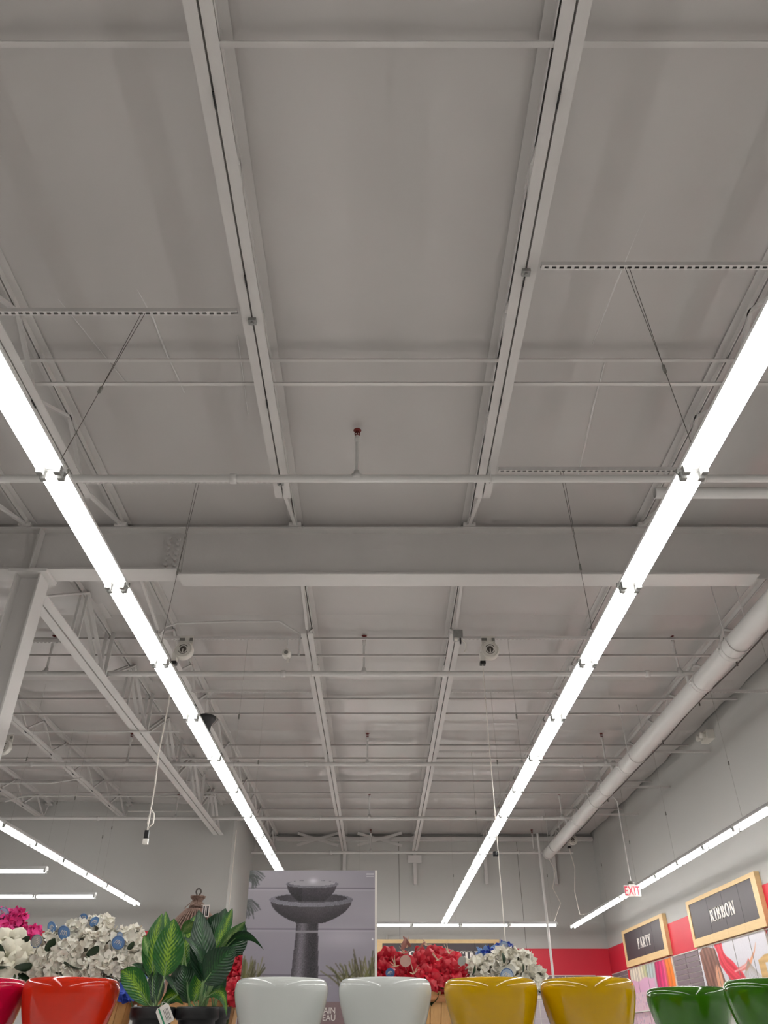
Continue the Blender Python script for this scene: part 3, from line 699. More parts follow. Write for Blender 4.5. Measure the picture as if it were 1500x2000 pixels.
# fountain carton standing behind the white pots
BW0, BW1, BYF, BYB = -.350, -.002, 2.30, 2.48
SHELF = z(-.038)
bt = P(610, 1700, BYF).z
t = thing('fountain_carton', 'tall carton printed with a grey stone bird bath fountain', 'box', ((BW0 + BW1) / 2, BYF, SHELF))
MB().box(BW0 + .001, BW1 - .001, BYF + .0015, BYB, SHELF + .001, bt).build('carton', mat('carton_card', (196, 188, 192), .5), t)
def paint_fountain(s, t_):
    # the picture is laid out on the card in units of 1500 x 1280 (card width 256)
    x = 208 + s * (950 - 208); zz = SHELF + t_ * (bt - SHELF)
    y = 60 + (bt - zz) / (bt - P(610, 1913, BYF).z) * 640
    n = rng.normal(0, 1, len(x))
    c = np.zeros((len(x), 3))
    base = np.array([176, 171, 180.]) ; c[:] = base
    c -= np.clip((y - 100) / 700, 0, 1)[:, None] * np.array([30, 31, 28])
    c -= (np.clip((x - 600) / 350, 0, 1) * np.clip((330 - y) / 250, 0, 1))[:, None] * np.array([26, 26, 25])
    c += (np.exp(-((x - 760) / 160) ** 2 - ((y - 470) / 60) ** 2))[:, None] * 22
    for yl in (172, 418, 680):
        d = y - yl - (x - 580) * .004
        c -= np.exp(-(d / 3.5) ** 2)[:, None] * 52; c += np.exp(-((d - 9) / 5) ** 2)[:, None] * 14
    cx = 573
    # column, neck, bowls
    def inside(xl, xr, yt, yb_): return (x > xl) & (x < xr) & (y > yt) & (y < yb_)
    q = np.clip((y - 430) / 270, 0, 1.5); hl, hr = 68 + q * 16, 50 + q * 10
    m = (x > 563 - hl) & (x < 570 + hr) & (y > 380)
    k = np.clip((x - (563 - hl)) / (hl + hr + 7), 0, 1)
    sh = 62 + 62 * np.exp(-((k - .28) / .22) ** 2) + 20 * np.exp(-((k - .98) / .06) ** 2) + n * 9
    c[m] = np.stack([sh, sh * .95, sh * 1.02], 1)[m]
    m = m & (np.abs(y - 432) < 5); c[m] = [150, 146, 152]
    m2 = inside(0, 2000, 240, 385); qq = np.clip((y - 250) / 132, 0, 1); wl = 68 + 164 * np.clip(1 - qq ** 1.8, 0, 1) ** .8
    m = m2 & (np.abs(x - cx) < wl); sh = 104 - 36 * qq - 22 * np.abs(x - cx - 30) / 240 + n * 5
    c[m] = np.stack([sh, sh * .94, sh], 1)[m]
    e = ((x - cx) / 240) ** 2 + ((y - 243) / 42) ** 2; m = e < 1
    sh = 140 + 14 * np.sin(x / 20) * 0 + n * 8 - 20 * (x > cx) * np.clip((x - cx) / 240, 0, 1); c[m] = np.stack([sh, sh * .98, sh * 1.05], 1)[m]
    e = ((x - cx) / 205) ** 2 + ((y - 232) / 27) ** 2; m = e < 1; sh = 96 + n * 5 - 25 * np.abs(x - cx) / 205; c[m] = np.stack([sh, sh * .96, sh * 1.03], 1)[m]
    qq = np.clip((y - 150) / 100, 0, 1); wl = 70 + 74 * np.clip(1 - qq ** 1.7, 0, 1) ** .8
    m = (np.abs(x - cx) < wl) & (y > 150) & (y < 252 - 12 * ((x - cx) / 70) ** 2 * 0); sh = 88 - 26 * qq - 14 * (x < 520) + n * 6
    c[m] = np.stack([sh, sh * .94, sh * 1.02], 1)[m]
    e = ((x - 575) / 152) ** 2 + ((y - 146) / 25) ** 2; m = e < 1; sh = 128 + n * 9; c[m] = np.stack([sh, sh * .98, sh * 1.04], 1)[m]
    e = ((x - 575) / 132) ** 2 + ((y - 140) / 17) ** 2; m = e < 1; c[m] = [176, 173, 180]
    e = ((x - 580) / 26) ** 2 + ((y - 126) / 18) ** 2; c += np.exp(-e * 1.2)[:, None] * 50
    # grasses
    r = np.random.default_rng(3)
    for k in range(150):
        if k < 95: ax, ay = 745 + 200 * r.random(), 740; bx, by = ax + r.normal(0, 45) - 5, 720 - 190 * r.random() ** .8 * np.clip((ax - 690) / 180, .4, 1)
        else: ax, ay = 185 + 110 * r.random(), 740; bx, by = ax + r.normal(5, 30), 710 - 140 * r.random()
        d = segd(x, y, ax, ay, bx, by); g = np.exp(-(d / 3.2) ** 2)[:, None]
        cc = np.array([[104, 102, 58], [128, 124, 84], [70, 70, 44], [92, 84, 62]][k % 4]); c = c * (1 - g * .8) + cc * g * .8
    for (ox, oy, L, nn, a0, a1) in ((196, 66, 105, 9, .1, 1.25), (198, 100, 82, 8, -.15, 1.0), (186, 245, 118, 10, .25, 1.2), (182, 285, 70, 5, .5, 1.3), (178, 402, 44, 3, .1, .7)):
        for k in range(nn):
            a = a0 + (a1 - a0) * k / (nn - 1); q = L * (.75 + .3 * r.random()); w_ = 3.4
            x1, y1 = ox + q * .5 * math.cos(a - .35), oy + q * .5 * math.sin(a - .35); x2, y2 = ox + q * math.cos(a), oy + q * math.sin(a) + 8
            d = np.minimum(segd(x, y, ox, oy + k * 2.5, x1, y1 + k * 2), segd(x, y, x1, y1 + k * 2, x2, y2))
            g = np.exp(-(d / w_) ** 2)[:, None]; c = c * (1 - g * .72) + np.array([72, 78, 74]) * g * .72
    # printed band under the picture, faint credit lines at the top right
    m = y > 825; c[m] = (np.array([132, 110, 112]) + n[:, None] * 1.5)[m]
    for yy in (83, 98):
        m = (np.abs(y - yy) < 3.5) & (x > 886) & (x < 932); c[m] = [204, 200, 206]
    m = np.hypot(x - 925, y - 476) < 5; c[m] = [240, 240, 240]
    return c
print_mesh('picture', 230, 250, lambda s, q: Vector((BW0 + (BW1 - BW0) * s, BYF, SHELF + .002 + (bt - .002 - SHELF) * q)), paint_fountain, t, M_PRINT)
MB().box(BW1 - .006, BW1, BYF - .0005, BYF + .001, SHELF + .002, bt).build('card_edge', M_LET, t)
ps = (P(657, 1980, BYF).z - P(657, 1962, BYF).z)
for word, py in (('FOUNTAIN', 1979.5), ("FONTAINE D'EAU", 1993.5)):
    p = P(655.5, py, BYF)
    text_part(word, abs(P(655, 1979.5, BYF).z - P(655, 1967.3, BYF).z) / .70, M_LET, t, Matrix.Translation((p.x, BYF - .0008, p.z)) @ Matrix.Rotation(PI / 2, 4, 'X') @ Matrix.Scale(.96, 4, (1, 0, 0)), align='RIGHT', ext=.0003)

# printed panels under the signs on the right wall
def wall_panel(label, cat, y0, y1, h0, h1, paint=None, nx=120, ny=80, cuts=()):
    t = thing('wall_panel', label, cat, (XR - .03, (y0 + y1) / 2, z(h0)))
    xs = XR - .034
    MB().box(xs + .001, XR - .004, y0, y1, z(h0), z(h1)).build('backing', M_WHITE, t)
    print_mesh('print', nx, ny, lambda s, q: Vector((xs, y1 - (y1 - y0) * s, z(h0 + (h1 - h0) * q))), paint, t, M_POSTER)
    for y in cuts: MB().box(xs - .003, xs, y - .007, y + .007, z(h0), z(h1)).build('panel_joint', M_GREY, t)
    MB().box(xs - .006, xs, y0, y1, z(h1) - .02, z(h1)).build('top_edge', M_WHITE, t)
M_SLATW = mat('grey_slat', (124, 110, 116), .5, .06, 8)
M_SLATW2 = mat('pale_slat', (188, 178, 184), .5, .04, 8)
def slat_panel(label, a0, a1, h0, h1, f, base, m, cols=2, gap=.012, dh=.088):
    t = thing('slat_panel', label, 'wall panel', base, 'slatted wall panels')
    MB().prism([(a0, z(h0)), (a1, z(h0)), (a1, z(h1)), (a0, z(h1))], f, -.03, -.02).build('backing', M_WHITE, t)
    wd = (a1 - a0) / cols
    for c in range(cols):
        s0, s1 = a0 + c * wd + .012, a0 + (c + 1) * wd - .012; h = h1 - .02
        while h - dh > h0:
            MB().prism([(s0, z(h - dh) + gap), (s1, z(h - dh) + gap), (s1, z(h)), (s0, z(h))], f, -.02, -.008).build('slat', m, t); h -= dh
    MB().prism([(a0, z(h1) - .018), (a1, z(h1) - .018), (a1, z(h1)), (a0, z(h1))], f, -.02, .0).build('top_edge', M_WHITE, t)
fr2 = lambda s, h, d: Vector((XR - .034 - d, -s, h)); fb2 = lambda s, h, d: Vector((s, YB - .034 - d, h))
slat_panel('grey slatted panel in the corner left of the ribbon picture', -23.7, -22.2, .35, 1.505, fr2, (XR, 23, z(.35)), M_SLATW)
slat_panel('grey slatted panel between the ribbon picture and the brown-haired picture', -18.62, -17.1, .35, 1.505, fr2, (XR, 17.9, z(.35)), M_SLATW)
slat_panel('grey slatted panel at the right edge past the hammock picture', -13.9, -12.6, .35, 1.505, fr2, (XR, 13.2, z(.35)), M_SLATW)
slat_panel('grey slatted panel along the back wall beside the white flowers', 3.35, 5.75, .95, 1.485, fb2, (4.5, YB, z(.95)), M_SLATW, 3)
slat_panel('pale slatted panel low on the back wall seen between the yellow pots', 3.35, 5.9, -.3, .93, fb2, (4.6, YB, z(-.3)), M_SLATW2, 3, dh=.2)
slat_panel('narrow pale panel in the back corner under the red band', 5.78, 6.14, .95, 1.475, fb2, (5.95, YB, z(.95)), M_SLATW2, 1, dh=.2)
def paint_ribbons(s, t_):
    n = rng.normal(0, 1, len(s)); q = s + .005 * np.sin(t_ * 5 + s * 9) + .012 * (1 - t_) * np.sin(s * 12)
    stops = [(0, (206, 40, 52)), (.045, (206, 40, 52)), (.05, (214, 208, 192)), (.16, (226, 218, 200)), (.26, (224, 214, 196)), (.36, (210, 206, 176)), (.42, (180, 184, 130)), (.47, (170, 186, 182)),
             (.56, (178, 194, 194)), (.63, (172, 180, 176)), (.65, (176, 40, 92)), (.74, (200, 44, 106)), (.82, (216, 84, 128)), (.87, (232, 120, 40)), (.97, (236, 132, 44)), (.98, (236, 214, 196)), (1.1, (236, 214, 196))]
    xs = [a for a, _ in stops]; c = np.stack([np.interp(q, xs, [b[i] for _, b in stops]) for i in range(3)], 1)
    c *= (1 + .10 * np.sin(q * 95) + .05 * np.sin(q * 210 + t_ * 3))[:, None]
    lo = np.clip((.52 - t_ + .05 * np.sin(s * 20)) / .05, 0, 1)[:, None] * np.clip((.62 - s) / .05, 0, 1)[:, None]
    return c * (1 - lo) + np.array([222, 176, 204]) * lo
wall_panel('picture panel of hanging coloured ribbons under the PARTY sign', 'picture', 18.65, 22.15, .96, 1.51, paint_ribbons, 150, 40, (21.35, 20.55))
def paint_girl(s, t_):
    # picture of long brown hair, a red ribbon and fine hanging threads
    c = np.zeros((len(s), 3)); c[:] = (216, 214, 222); n = rng.normal(0, 1, len(s))
    c += (t_ - .5)[:, None] * 10
    def blob(cx, cy, rx, ry, col, soft=.15):
        nonlocal c
        e = np.sqrt(((s - cx) / rx) ** 2 + ((t_ - cy) / ry) ** 2); g = np.clip((1 - e) / soft, 0, 1)[:, None]
        c = c * (1 - g) + np.array(col) * g
    strands = 18 * np.sin(s * 110 + t_ * 14) + 10 * np.sin(s * 62 - t_ * 9)
    e = (s > .01 + .05 * (1 - t_)) & (s < .27 + .12 * (1 - t_)) & (t_ < .985 - .5 * np.clip(s - .14, 0, 1) ** 1.1 - .9 * np.clip(.08 - s, 0, 1))
    c[e] = (np.stack([124 + strands, 84 + strands * .8, 70 + strands * .7], 1))[e]
    blob(.255, .48, .05, .24, (214, 154, 122)); blob(.30, .2, .07, .2, (206, 140, 110))
    e = (s > .37 + .05 * (1 - t_)) & (s < .42 + .10 * (1 - t_)) & (t_ < .60); c[e] = (np.stack([126 + strands, 90 + strands, 78 + strands], 1))[e]
    def path(pts): return np.min([segd(s * 3.1, t_ * 1.1, a_[0] * 3.1, a_[1] * 1.1, b_[0] * 3.1, b_[1] * 1.1) for a_, b_ in zip(pts[:-1], pts[1:])], 0)
    def paintline(d, w_, col, soft=.02):
        nonlocal c
        g = np.clip((w_ - d) / soft, 0, 1)[:, None]; c = c * (1 - g) + np.array(col) * g
    d = path([(.66, .58), (.74, .64), (.82, .76), (.86, .86)]); paintline(d, .055 * (1 - .75 * np.clip((s - .68) / .18, 0, 1)), (222, 152, 112))
    d = path([(.48, .60), (.58, .57), (.68, .60), (.72, .66)]); paintline(d, .045, (216, 120, 112))
    d = path([(.33, 1.0), (.35, .88), (.36, .78), (.40, .66), (.50, .52), (.58, .42)]); wv = .17 + .02 * np.sin(t_ * 20)
    g = np.clip((wv - d) / .02, 0, 1)[:, None]; c = c * (1 - g) + (np.array([214, 42, 66]) + 16 * np.sin(d * 55)[:, None]) * g
    d = path([(.50, .56), (.60, .58), (.70, .62)]); paintline(d, .022, (232, 180, 176))
    for k in range(13):
        x1 = .36 + .70 * k / 12; d = segd(s * 3.1, t_ * 1.1, .71 * 3.1, .66 * 1.1, x1 * 3.1, .30 - .9 * abs(k - 9) / 9 * 0 - .3)
        g = np.exp(-(d / .009) ** 2)[:, None] * .7; c = c * (1 - g) + np.array([150, 138, 122]) * g
    e = (s > .84) & (t_ < .64 + .6 * np.clip(s - .84, 0, .1)); c[e] = (np.stack([206 + 8 * np.sin(t_ * 70), 168 + 8 * np.sin(t_ * 70), 108 + 7 * np.sin(t_ * 70)], 1))[e]
    e = (s > .92) & (t_ < .60); c[e] = (208, 210, 216)
    e = (s > .92) & (t_ < .50); c[e] = (158, 184, 208)
    return c + n[:, None] * 2
wall_panel('picture panel of brown hair and a red ribbon under the RIBBON sign', 'picture', 13.95, 17.05, .40, 1.51, paint_girl, 260, 100, (16.25, 15.3, 14.6))
def paint_white(s, t_): return np.full((len(s), 3), 206.) - 30 * (np.abs((t_ * 6) % 1 - .5) < .04)[:, None]
# pink gift boxes on a high wall shelf in the corner
M_PINK = mat('pink_card', (226, 186, 200), .5, .05, 20)
def paint_pink(s, t_):
    c = np.zeros((len(s), 3)); c[:] = (224, 190, 202); r = np.random.default_rng(5)
    for k in range(70):
        d = np.hypot((s - r.random()) * 3.2, (t_ - r.random()) * 1.1); g = np.exp(-(d / (.025 + .03 * r.random())) ** 2)[:, None] * .8
        c = c * (1 - g) + np.array([[150, 120, 170], [204, 120, 160], [236, 214, 218], [120, 120, 170]][k % 4]) * g
    return c
ws = thing('wall_shelf', 'white wall shelf high on the right wall under the ribbon picture', 'shelf', (6.0, 20.4, z(.2)))
for h in (.22, .59): MB().box(5.82, XR - .004, 18.7, 22.1, z(h) - .02, z(h)).build('shelf_board', M_WHITE, ws)
for y in (18.72, 20.4, 22.08): MB().box(6.15, XR - .004, y - .015, y + .015, .05, z(.58)).build('upright', M_WHITE, ws)
for i, h in enumerate((.221, .591)):
    for k in range(3):
        y1 = 22.0 - k * 1.1; y0 = y1 - 1.06; x0 = 5.86
        g = thing('gift_box', ['pink patterned box, lower wall shelf', 'pink patterned box, upper wall shelf'][i] + [', beside the yellow pot', ', behind the gap by the small green pot', ', nearest the slatted panel'][k], 'box', ((x0 + 6.12) / 2, (y0 + y1) / 2, z(h)), 'pink patterned gift boxes')
        MB().box(x0 + .002, 6.12, y0, y1, z(h), z(h) + .345).build('carton', M_PINK, g)
        print_mesh('print', 60, 20, lambda s, q: Vector((x0, y1 - (y1 - y0) * s, z(h) + .345 * q)), paint_pink, g, M_POSTER)
# ------------------------------------------------------------------ display shelf in front of the photographer
sh = thing('display_shelf', 'grey metal display shelf carrying the pots, plants and flower baskets', 'shelf', (0, 2.2, 0))
for k, h in enumerate((SHELF, 1.1, .62, .14)):
    MB().box(-1.45, 1.55, 1.70, 2.86, h - .03, h).build('shelf_board', M_FIX, sh)
for x in (-1.43, .05, 1.53):
    MB().box(x - .015, x + .015, 2.24, 2.32, 0, SHELF - .031).build('upright', M_FIX, sh)
MB().box(-1.45, 1.55, 1.74, 2.82, 0, .10).build('plinth', M_GREY, sh)

# glazed planters
prof = [(0, -.148), (.044, -.148), (.050, -.146), (.056, -.138), (.069, -.115), (.0790, -.090), (.0870, -.064), (.0925, -.044), (.0953, -.030), (.0960, -.0210),
        (.0955, -.0140), (.0935, -.0075), (.0900, -.0030), (.0860, -.0005), (.0825, 0.0), (.0800, -.0030), (.0790, -.010), (.077, -.03), (.066, -.09), (.04, -.13), (0, -.138)]
def glaze(n, c): return mat(n, c, .09, .02, 4, spec=.55)
G = {'crimson': glaze('crimson_glaze', (190, 8, 58)), 'orange': glaze('orange_glaze', (200, 40, 12)), 'white': glaze('white_glaze', (204, 207, 203)),
     'yellow': glaze('yellow_glaze', (190, 148, 0)), 'green': glaze('green_glaze', (46, 96, 6))}
def pot(label, c, px, Y):
    p = P(px, 1935, Y); x = p.x
    o = tag(MB().lathe(prof, 56, (x, Y, z(.110))).build('ceramic_pot', G[c], o=(x, Y, SHELF)), label, 'pot', 'glazed ceramic pots')
    return o
pot('glossy crimson ceramic pot cut off at the left edge', 'crimson', -44, 1.88)
pot('glossy orange ceramic pot below the white flowers', 'orange', 140, 1.88)
pot('glossy white ceramic pot beside the black plant pots', 'white', 550, 1.88)
pot('glossy white ceramic pot between the carton text and the red flowers', 'white', 752, 1.88)
pot('glossy yellow ceramic pot beside the white pot, before the red flowers', 'yellow', 958, 1.88)
pot('glossy yellow ceramic pot beside the green pots', 'yellow', 1147, 1.88)
pot('smaller-looking green ceramic pot set back beside the yellow pot', 'green', 1341, 2.19)
pot('glossy green ceramic pot cut off at the right edge', 'green', 1508, 1.90)

# ------------------------------------------------------------------ leafy plants in black pots
LM = [leaf_mat('leaf_bright', (26, 92, 24), (150, 186, 50), .75), leaf_mat('leaf_dark', (12, 52, 26), (50, 110, 46), .45),
      leaf_mat('leaf_pale', (74, 128, 54), (176, 204, 128), .8)]
M_STEM = mat('leaf_stalk', (120, 150, 96), .45)
M_SOIL = mat('moss_soil', (46, 40, 30), .9, .2, 60, bump=.5)
def leaf_mesh(B, T, wd, bow, roll, m, fold=.18, nx=6, ny=18):
    B, T = Vector(B), Vector(T); ax = T - B; L = ax.length
    view = (Vector((0, 0, H)) - (B + T) / 2).normalized()
    side = ax.cross(view).normalized(); side = Matrix.Rotation(roll, 3, ax.normalized()) @ side
    nr = side.cross(ax).normalized()
    mb = MB(); vs = []; fs = []; uv = []
    for j in range(ny + 1):
        t = j / ny; c = B + ax * t + Vector(bow) * (4 * t * (1 - t)) * L
        wv = wd * (math.sin(PI * min(1, t ** .85)) ** .75) * (1 - .12 * t) if 0 < t < 1 else .0004
        for i in range(nx + 1):
            s = i / nx * 2 - 1
            vs.append(c + side * s * wv + nr * (fold * abs(s) * wv + .05 * wv * math.sin(t * 17 + i) * abs(s)))
            uv.append((s, t))
    for j in range(ny):
        for i in range(nx):
            k = j * (nx + 1) + i; fs.append((k, k + 1, k + nx + 2, k + nx + 1))
    mb.add(vs, fs, True); me = mb.mesh('leaf', m)
    ul = me.uv_layers.new(name='UVMap')
    for l in me.loops: ul.data[l.index].uv = uv[l.vertex_index]
    return me
def put_world(name, me, parent):
    for v in me.vertices: v.co -= org(parent)
    return put(name, me, parent)
def plant(label, px, Y, wpx, leaves, extra_pots=()):
    p = P(px, 1967, Y); r = wpx / 2 / FPX * Y / (CP - SP * (1000 - 1967) / FPX)
    t = thing('potted_plant', label, 'plant', (p.x, Y, SHELF), 'leafy plants in black pots'); top = p.z
    b = MB().lathe([(0, SHELF + .001), (r * .74, SHELF + .001), (r * .84, top - .024), (r * .93, top - .023), (r, top - .019), (r, top - .003), (r * .97, top), (r * .93, top - .002), (r * .9, top - .012), (0, top - .012)], 36, (p.x, Y, 0)).build('pot', M_BLACK, t)
    MB().lathe([(0, top - .006), (r * .6, top - .006), (r * .9, top - .010), (r * .9, top - .0118), (0, top - .0118)], 24, (p.x, Y, 0)).build('soil', M_SOIL, t)
    for (bx, by, tx, ty, wp, Yb, Yt, bow, roll, mi) in leaves:
        B, T = P(bx, by, Yb), P(tx, ty, Yt)
        o = put_world('leaf', leaf_mesh(B, T, wp / 2 / FPX * Yb / 1.14, bow, roll, LM[mi]), t)
        s0 = Vector((p.x + (B.x - p.x) * .30, Y + (Yb - Y) * .3, top - .009))
        if (B - s0).length > .012:
            MB().tube([s0, s0.lerp(B, .5) + Vector((0, 0, .004)), B, B.lerp(T, .25) + Vector(bow) * .75 * (T - B).length - Vector((0, .0, 0))], [.0022, .002, .0018, .0009], 6).build('leaf_stalk', M_STEM, o)
    return t
Z0 = (0, 0, 0)
plant('leafy variegated plant in the black pot with a white price card', 300, 1.92, 87, [
    (321, 1908, 340, 1794, 62, 1.88, 1.87, (0, -.05, 0), .15, 0), (298, 1910, 317, 1784, 46, 1.94, 1.96, (-.06, 0, 0), -.3, 0),
    (320, 1868, 324, 1780, 30, 1.99, 2.0, Z0, .4, 0), (296, 1872, 281, 1826, 22, 1.95, 1.94, (-.05, 0, 0), .5, 2),
    (291, 1964, 237, 1896, 46, 1.89, 1.84, (-.1, 0, .16), .35, 0), (293, 1912, 257, 1884, 13, 1.95, 1.93, (0, 0, .16), .6, 1),
    (304, 1962, 308, 1886, 36, 1.93, 1.95, (-.04, 0, 0), .3, 1), (347, 1942, 309, 1894, 13, 1.9, 1.88, (0, 0, .08), .7, 1),
    (314, 1962, 358, 1962, 24, 1.94, 1.92, (0, 0, .3), .2, 0), (330, 1962, 372, 1862, 46, 1.98, 2.0, (.05, 0, 0), -.2, 1),
    (300, 1958, 294, 1912, 26, 1.98, 2.0, (0, 0, 0), .2, 1)])
plant('taller leafy plant with broad dark leaves in the black pot nearer the carton', 387, 1.93, 84, [
    (396, 1919, 388, 1777, 54, 1.90, 1.92, (.03, -.04, 0), .2, 1), (356, 1888, 384, 1786, 42, 1.97, 2.0, (-.05, 0, 0), -.2, 0),
    (356, 1822, 386, 1803, 26, 1.98, 1.95, (0, 0, .12), .3, 2), (398, 1916, 357, 1830, 24, 1.9, 1.87, (.12, 0, .12), .6, 1),
    (398, 1920, 461, 1852, 62, 1.90, 1.88, (-.02, -.05, .04), -.15, 1), (430, 1852, 479, 1800, 27, 1.93, 1.90, (0, 0, .03), .5, 2),
    (417, 1856, 454, 1774, 30, 1.97, 1.98, (.03, 0, 0), -.4, 0), (412, 1850, 441, 1774, 44, 2.0, 2.02, (.04, 0, 0), .3, 1),
    (404, 1846, 426, 1783, 46, 2.02, 2.03, (0, 0, 0), 0, 1), (432, 1866, 478, 1803, 50, 1.99, 1.99, (.1, 0, -.05), -.1, 1),
    (440, 1851, 515, 1855, 20, 1.93, 1.86, (0, 0, .22), .5, 1), (369, 1960, 357, 1884, 48, 1.95, 1.96, (0, 0, 0), .1, 1),
    (379, 1958, 391, 1892, 36, 1.93, 1.94, (.04, 0, 0), -.3, 0), (404, 1948, 443, 1985, 24, 1.92, 1.88, (.1, 0, .32), .3, 0),
    (384, 1950, 366, 1850, 40, 2.0, 2.02, (0, 0, 0), .2, 1), (398, 1950, 432, 1880, 36, 2.01, 2.03, (0, 0, 0), .2, 1)])
plant('leafy plant half hidden behind the other two black pots', 418, 2.06, 64, [
    (420, 1950, 440, 1900, 24, 2.05, 2.06, Z0, .2, 1), (414, 1950, 404, 1890, 26, 2.05, 2.06, Z0, .2, 1), (425, 1950, 430, 1880, 20, 2.06, 2.08, Z0, -.3, 1)])
# price card on the first plant
c = P(322, 1983, 1.86); t = thing('price_card', 'white price card with a green stripe leaning on the black pot', 'tag', c)
ux = Vector((.86, 0, .50)); uz = Vector((-.50, 0, .86)); cf = lambda a, b, d: c + ux * a + uz * b + Vector((0, -d, 0))
MB().prism([(-.012, -.017), (.012, -.017), (.014, -.014), (.014, .014), (.010, .018), (-.010, .018), (-.014, .014), (-.014, -.014)], cf, 0, .0008).build('card', M_LET, t)
MB().prism([(-.008, -.0165), (-.005, -.0165), (-.005, .017), (-.008, .017)], cf, .0009, .0012).build('stripe', mat('green_ink', (30, 130, 90), .5), t)
for k in range(4): MB().prism([(.000 + k * .0028, -.012), (.0012 + k * .0028, -.012), (.0012 + k * .0028, .010), (.000 + k * .0028, .010)], cf, .0009, .0011).build('print_line', M_GREY, t)
MB().tube([cf(0, .017, .0005), cf(.004, .024, 0), P(325, 1960, 1.885)], .0006, 5).build('string', M_WHITE, t)

# ------------------------------------------------------------------ flower baskets
M_STAVE = mat('basket_wood', (206, 160, 104), .6, .10, 14, bump=.15, bscale=50, stretch=(4, 4, .6))
M_HOOP = mat('basket_hoop', (186, 126, 80), .6, .08, 20)
M_BLEAF = mat('flower_leaf', (22, 50, 22), .5, .12, 20)
M_STALK = mat('flower_stalk', (60, 84, 44), .6)
def petal_mesh(name, m, wd, ln, cup, curl, nx=4, ny=5, ruffle=.0, seed=0):
    """one petal: base at the origin, growing along +Z, opening towards +Y"""
    vs = []; fs = []; r = random.Random(seed)
    for j in range(ny + 1):
        t = j / ny; w_ = wd * (math.sin(PI * (.12 + .76 * t)) ** .8) * (1.0 if t < 1 else .55)
        for i in range(nx + 1):
            s = i / nx * 2 - 1
            y = -cup * (1 - s * s) * math.sin(PI * t * .9) + curl * t * t + ruffle * math.sin(s * 5 + seed) * t + cup * s * s * .5
            vs.append((s * w_, y, ln * t * (1 - .10 * s * s * t)))
    for j in range(ny):
        for i in range(nx):
            k = j * (nx + 1) + i; fs.append((k, k + 1, k + nx + 2, k + nx + 1))
    return MB().add(vs, fs, True).mesh(name, m)
def floret_mesh(m, seed):
    """four or five rounded petals of a hydrangea floret, facing +Z, unit radius"""
    r = random.Random(seed); mb = MB(); n = 5 if seed % 3 == 0 else 4
    for k in range(n):
        a0 = 2 * PI * k / n + r.uniform(-.15, .15); q = r.uniform(.85, 1.15); tl = r.uniform(-.25, .45); tw = r.uniform(-.3, .3); vs = []; fs = []
        for j in range(5):
            t = j / 4; w_ = [.10, .40, .56, .54, .34][j] * q
            for s in (-1, 0, 1):
                x, y = (.06 + .94 * t - (.08 * abs(s) if j == 4 else 0)) * q, s * w_; zz = tl * t + .25 * t * t + tw * s * t + (.14 * t if s else 0) + r.uniform(-.08, .08)
                vs.append((x * math.cos(a0) - y * math.sin(a0), x * math.sin(a0) + y * math.cos(a0), zz))
        for j in range(4):
            for s in (0, 1): fs.append((j * 3 + s, j * 3 + s + 1, j * 3 + s + 4, j * 3 + s + 3))
        mb.add(vs, fs, True)
    return mb.mesh('floret', m)
def petal_mat(n, c, rough=.6, var=.05):
    m = mat(n, c, rough, var, 40); b = m.node_tree.nodes['Principled BSDF']
    b.inputs['Subsurface Weight'].default_value = 0.0
    return m
PM = {'white': petal_mat('white_petal', (240, 236, 224)), 'pink': petal_mat('pink_petal', (232, 70, 150)), 'blue': petal_mat('blue_petal', (46, 76, 176)),
      'sky': petal_mat('sky_petal', (130, 164, 214)), 'red': petal_mat('red_petal', (192, 4, 36), .42, .22), 'cream': petal_mat('cream_petal', (236, 232, 212)), 'pale': petal_mat('pale_petal', (236, 170, 184))}
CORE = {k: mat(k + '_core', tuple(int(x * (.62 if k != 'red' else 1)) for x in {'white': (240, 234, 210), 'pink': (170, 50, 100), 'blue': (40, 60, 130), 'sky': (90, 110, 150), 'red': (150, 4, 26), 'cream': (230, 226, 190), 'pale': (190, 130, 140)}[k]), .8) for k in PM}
FL = {k: [floret_mesh(PM[k], s) for s in range(9)] for k in PM}
PT = {k: [petal_mesh('petal', PM[k], .42, .80, .16, .06, seed=1), petal_mesh('petal', PM[k], .50, .95, .24, .30, ruffle=.07, seed=2), petal_mesh('petal', PM[k], .54, 1.0, .22, .48, ruffle=.11, seed=3)] for k in ('red', 'cream', 'pale')}
LEAFM = [petal_mesh('leaf', M_BLEAF, .30, 1.0, .06, c, 2, 5, seed=s) for s, c in ((1, .1), (2, .3), (3, .5))]
def align(d, spin):
    return Vector(d).to_track_quat('Z', 'Y').to_matrix().to_4x4() @ Matrix.Rotation(spin, 4, 'Z')
def hydrangea(t, px, py, rp, Y, k):
    Cn = P(px, py, Y); r = rp / FPX * Y / 1.15; o = org(t)
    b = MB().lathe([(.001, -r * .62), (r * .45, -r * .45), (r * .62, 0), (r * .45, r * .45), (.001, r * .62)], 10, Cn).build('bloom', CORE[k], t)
    fr = .0150; n = int(min(44, max(12, 7.0 * (r / fr) ** 2)))
    for i in range(n):
        zz = 1 - 2 * (i + .5) / n; a = i * 2.39996 + rng.uniform(0, .4); q = math.sqrt(1 - zz * zz)
        d = Vector((q * math.cos(a), q * math.sin(a), zz)); d = (d + Vector(rng.normal(0, .15, 3))).normalized()
        s = fr * rng.uniform(.85, 1.2)
        put('floret', FL[k][int(rng.integers(9))], b, Matrix.Translation(Cn - o + d * (r - .006) * rng.uniform(.86, 1.05)) @ align(d, rng.uniform(0, 6)) @ Matrix.Scale(s, 4))
    return Cn
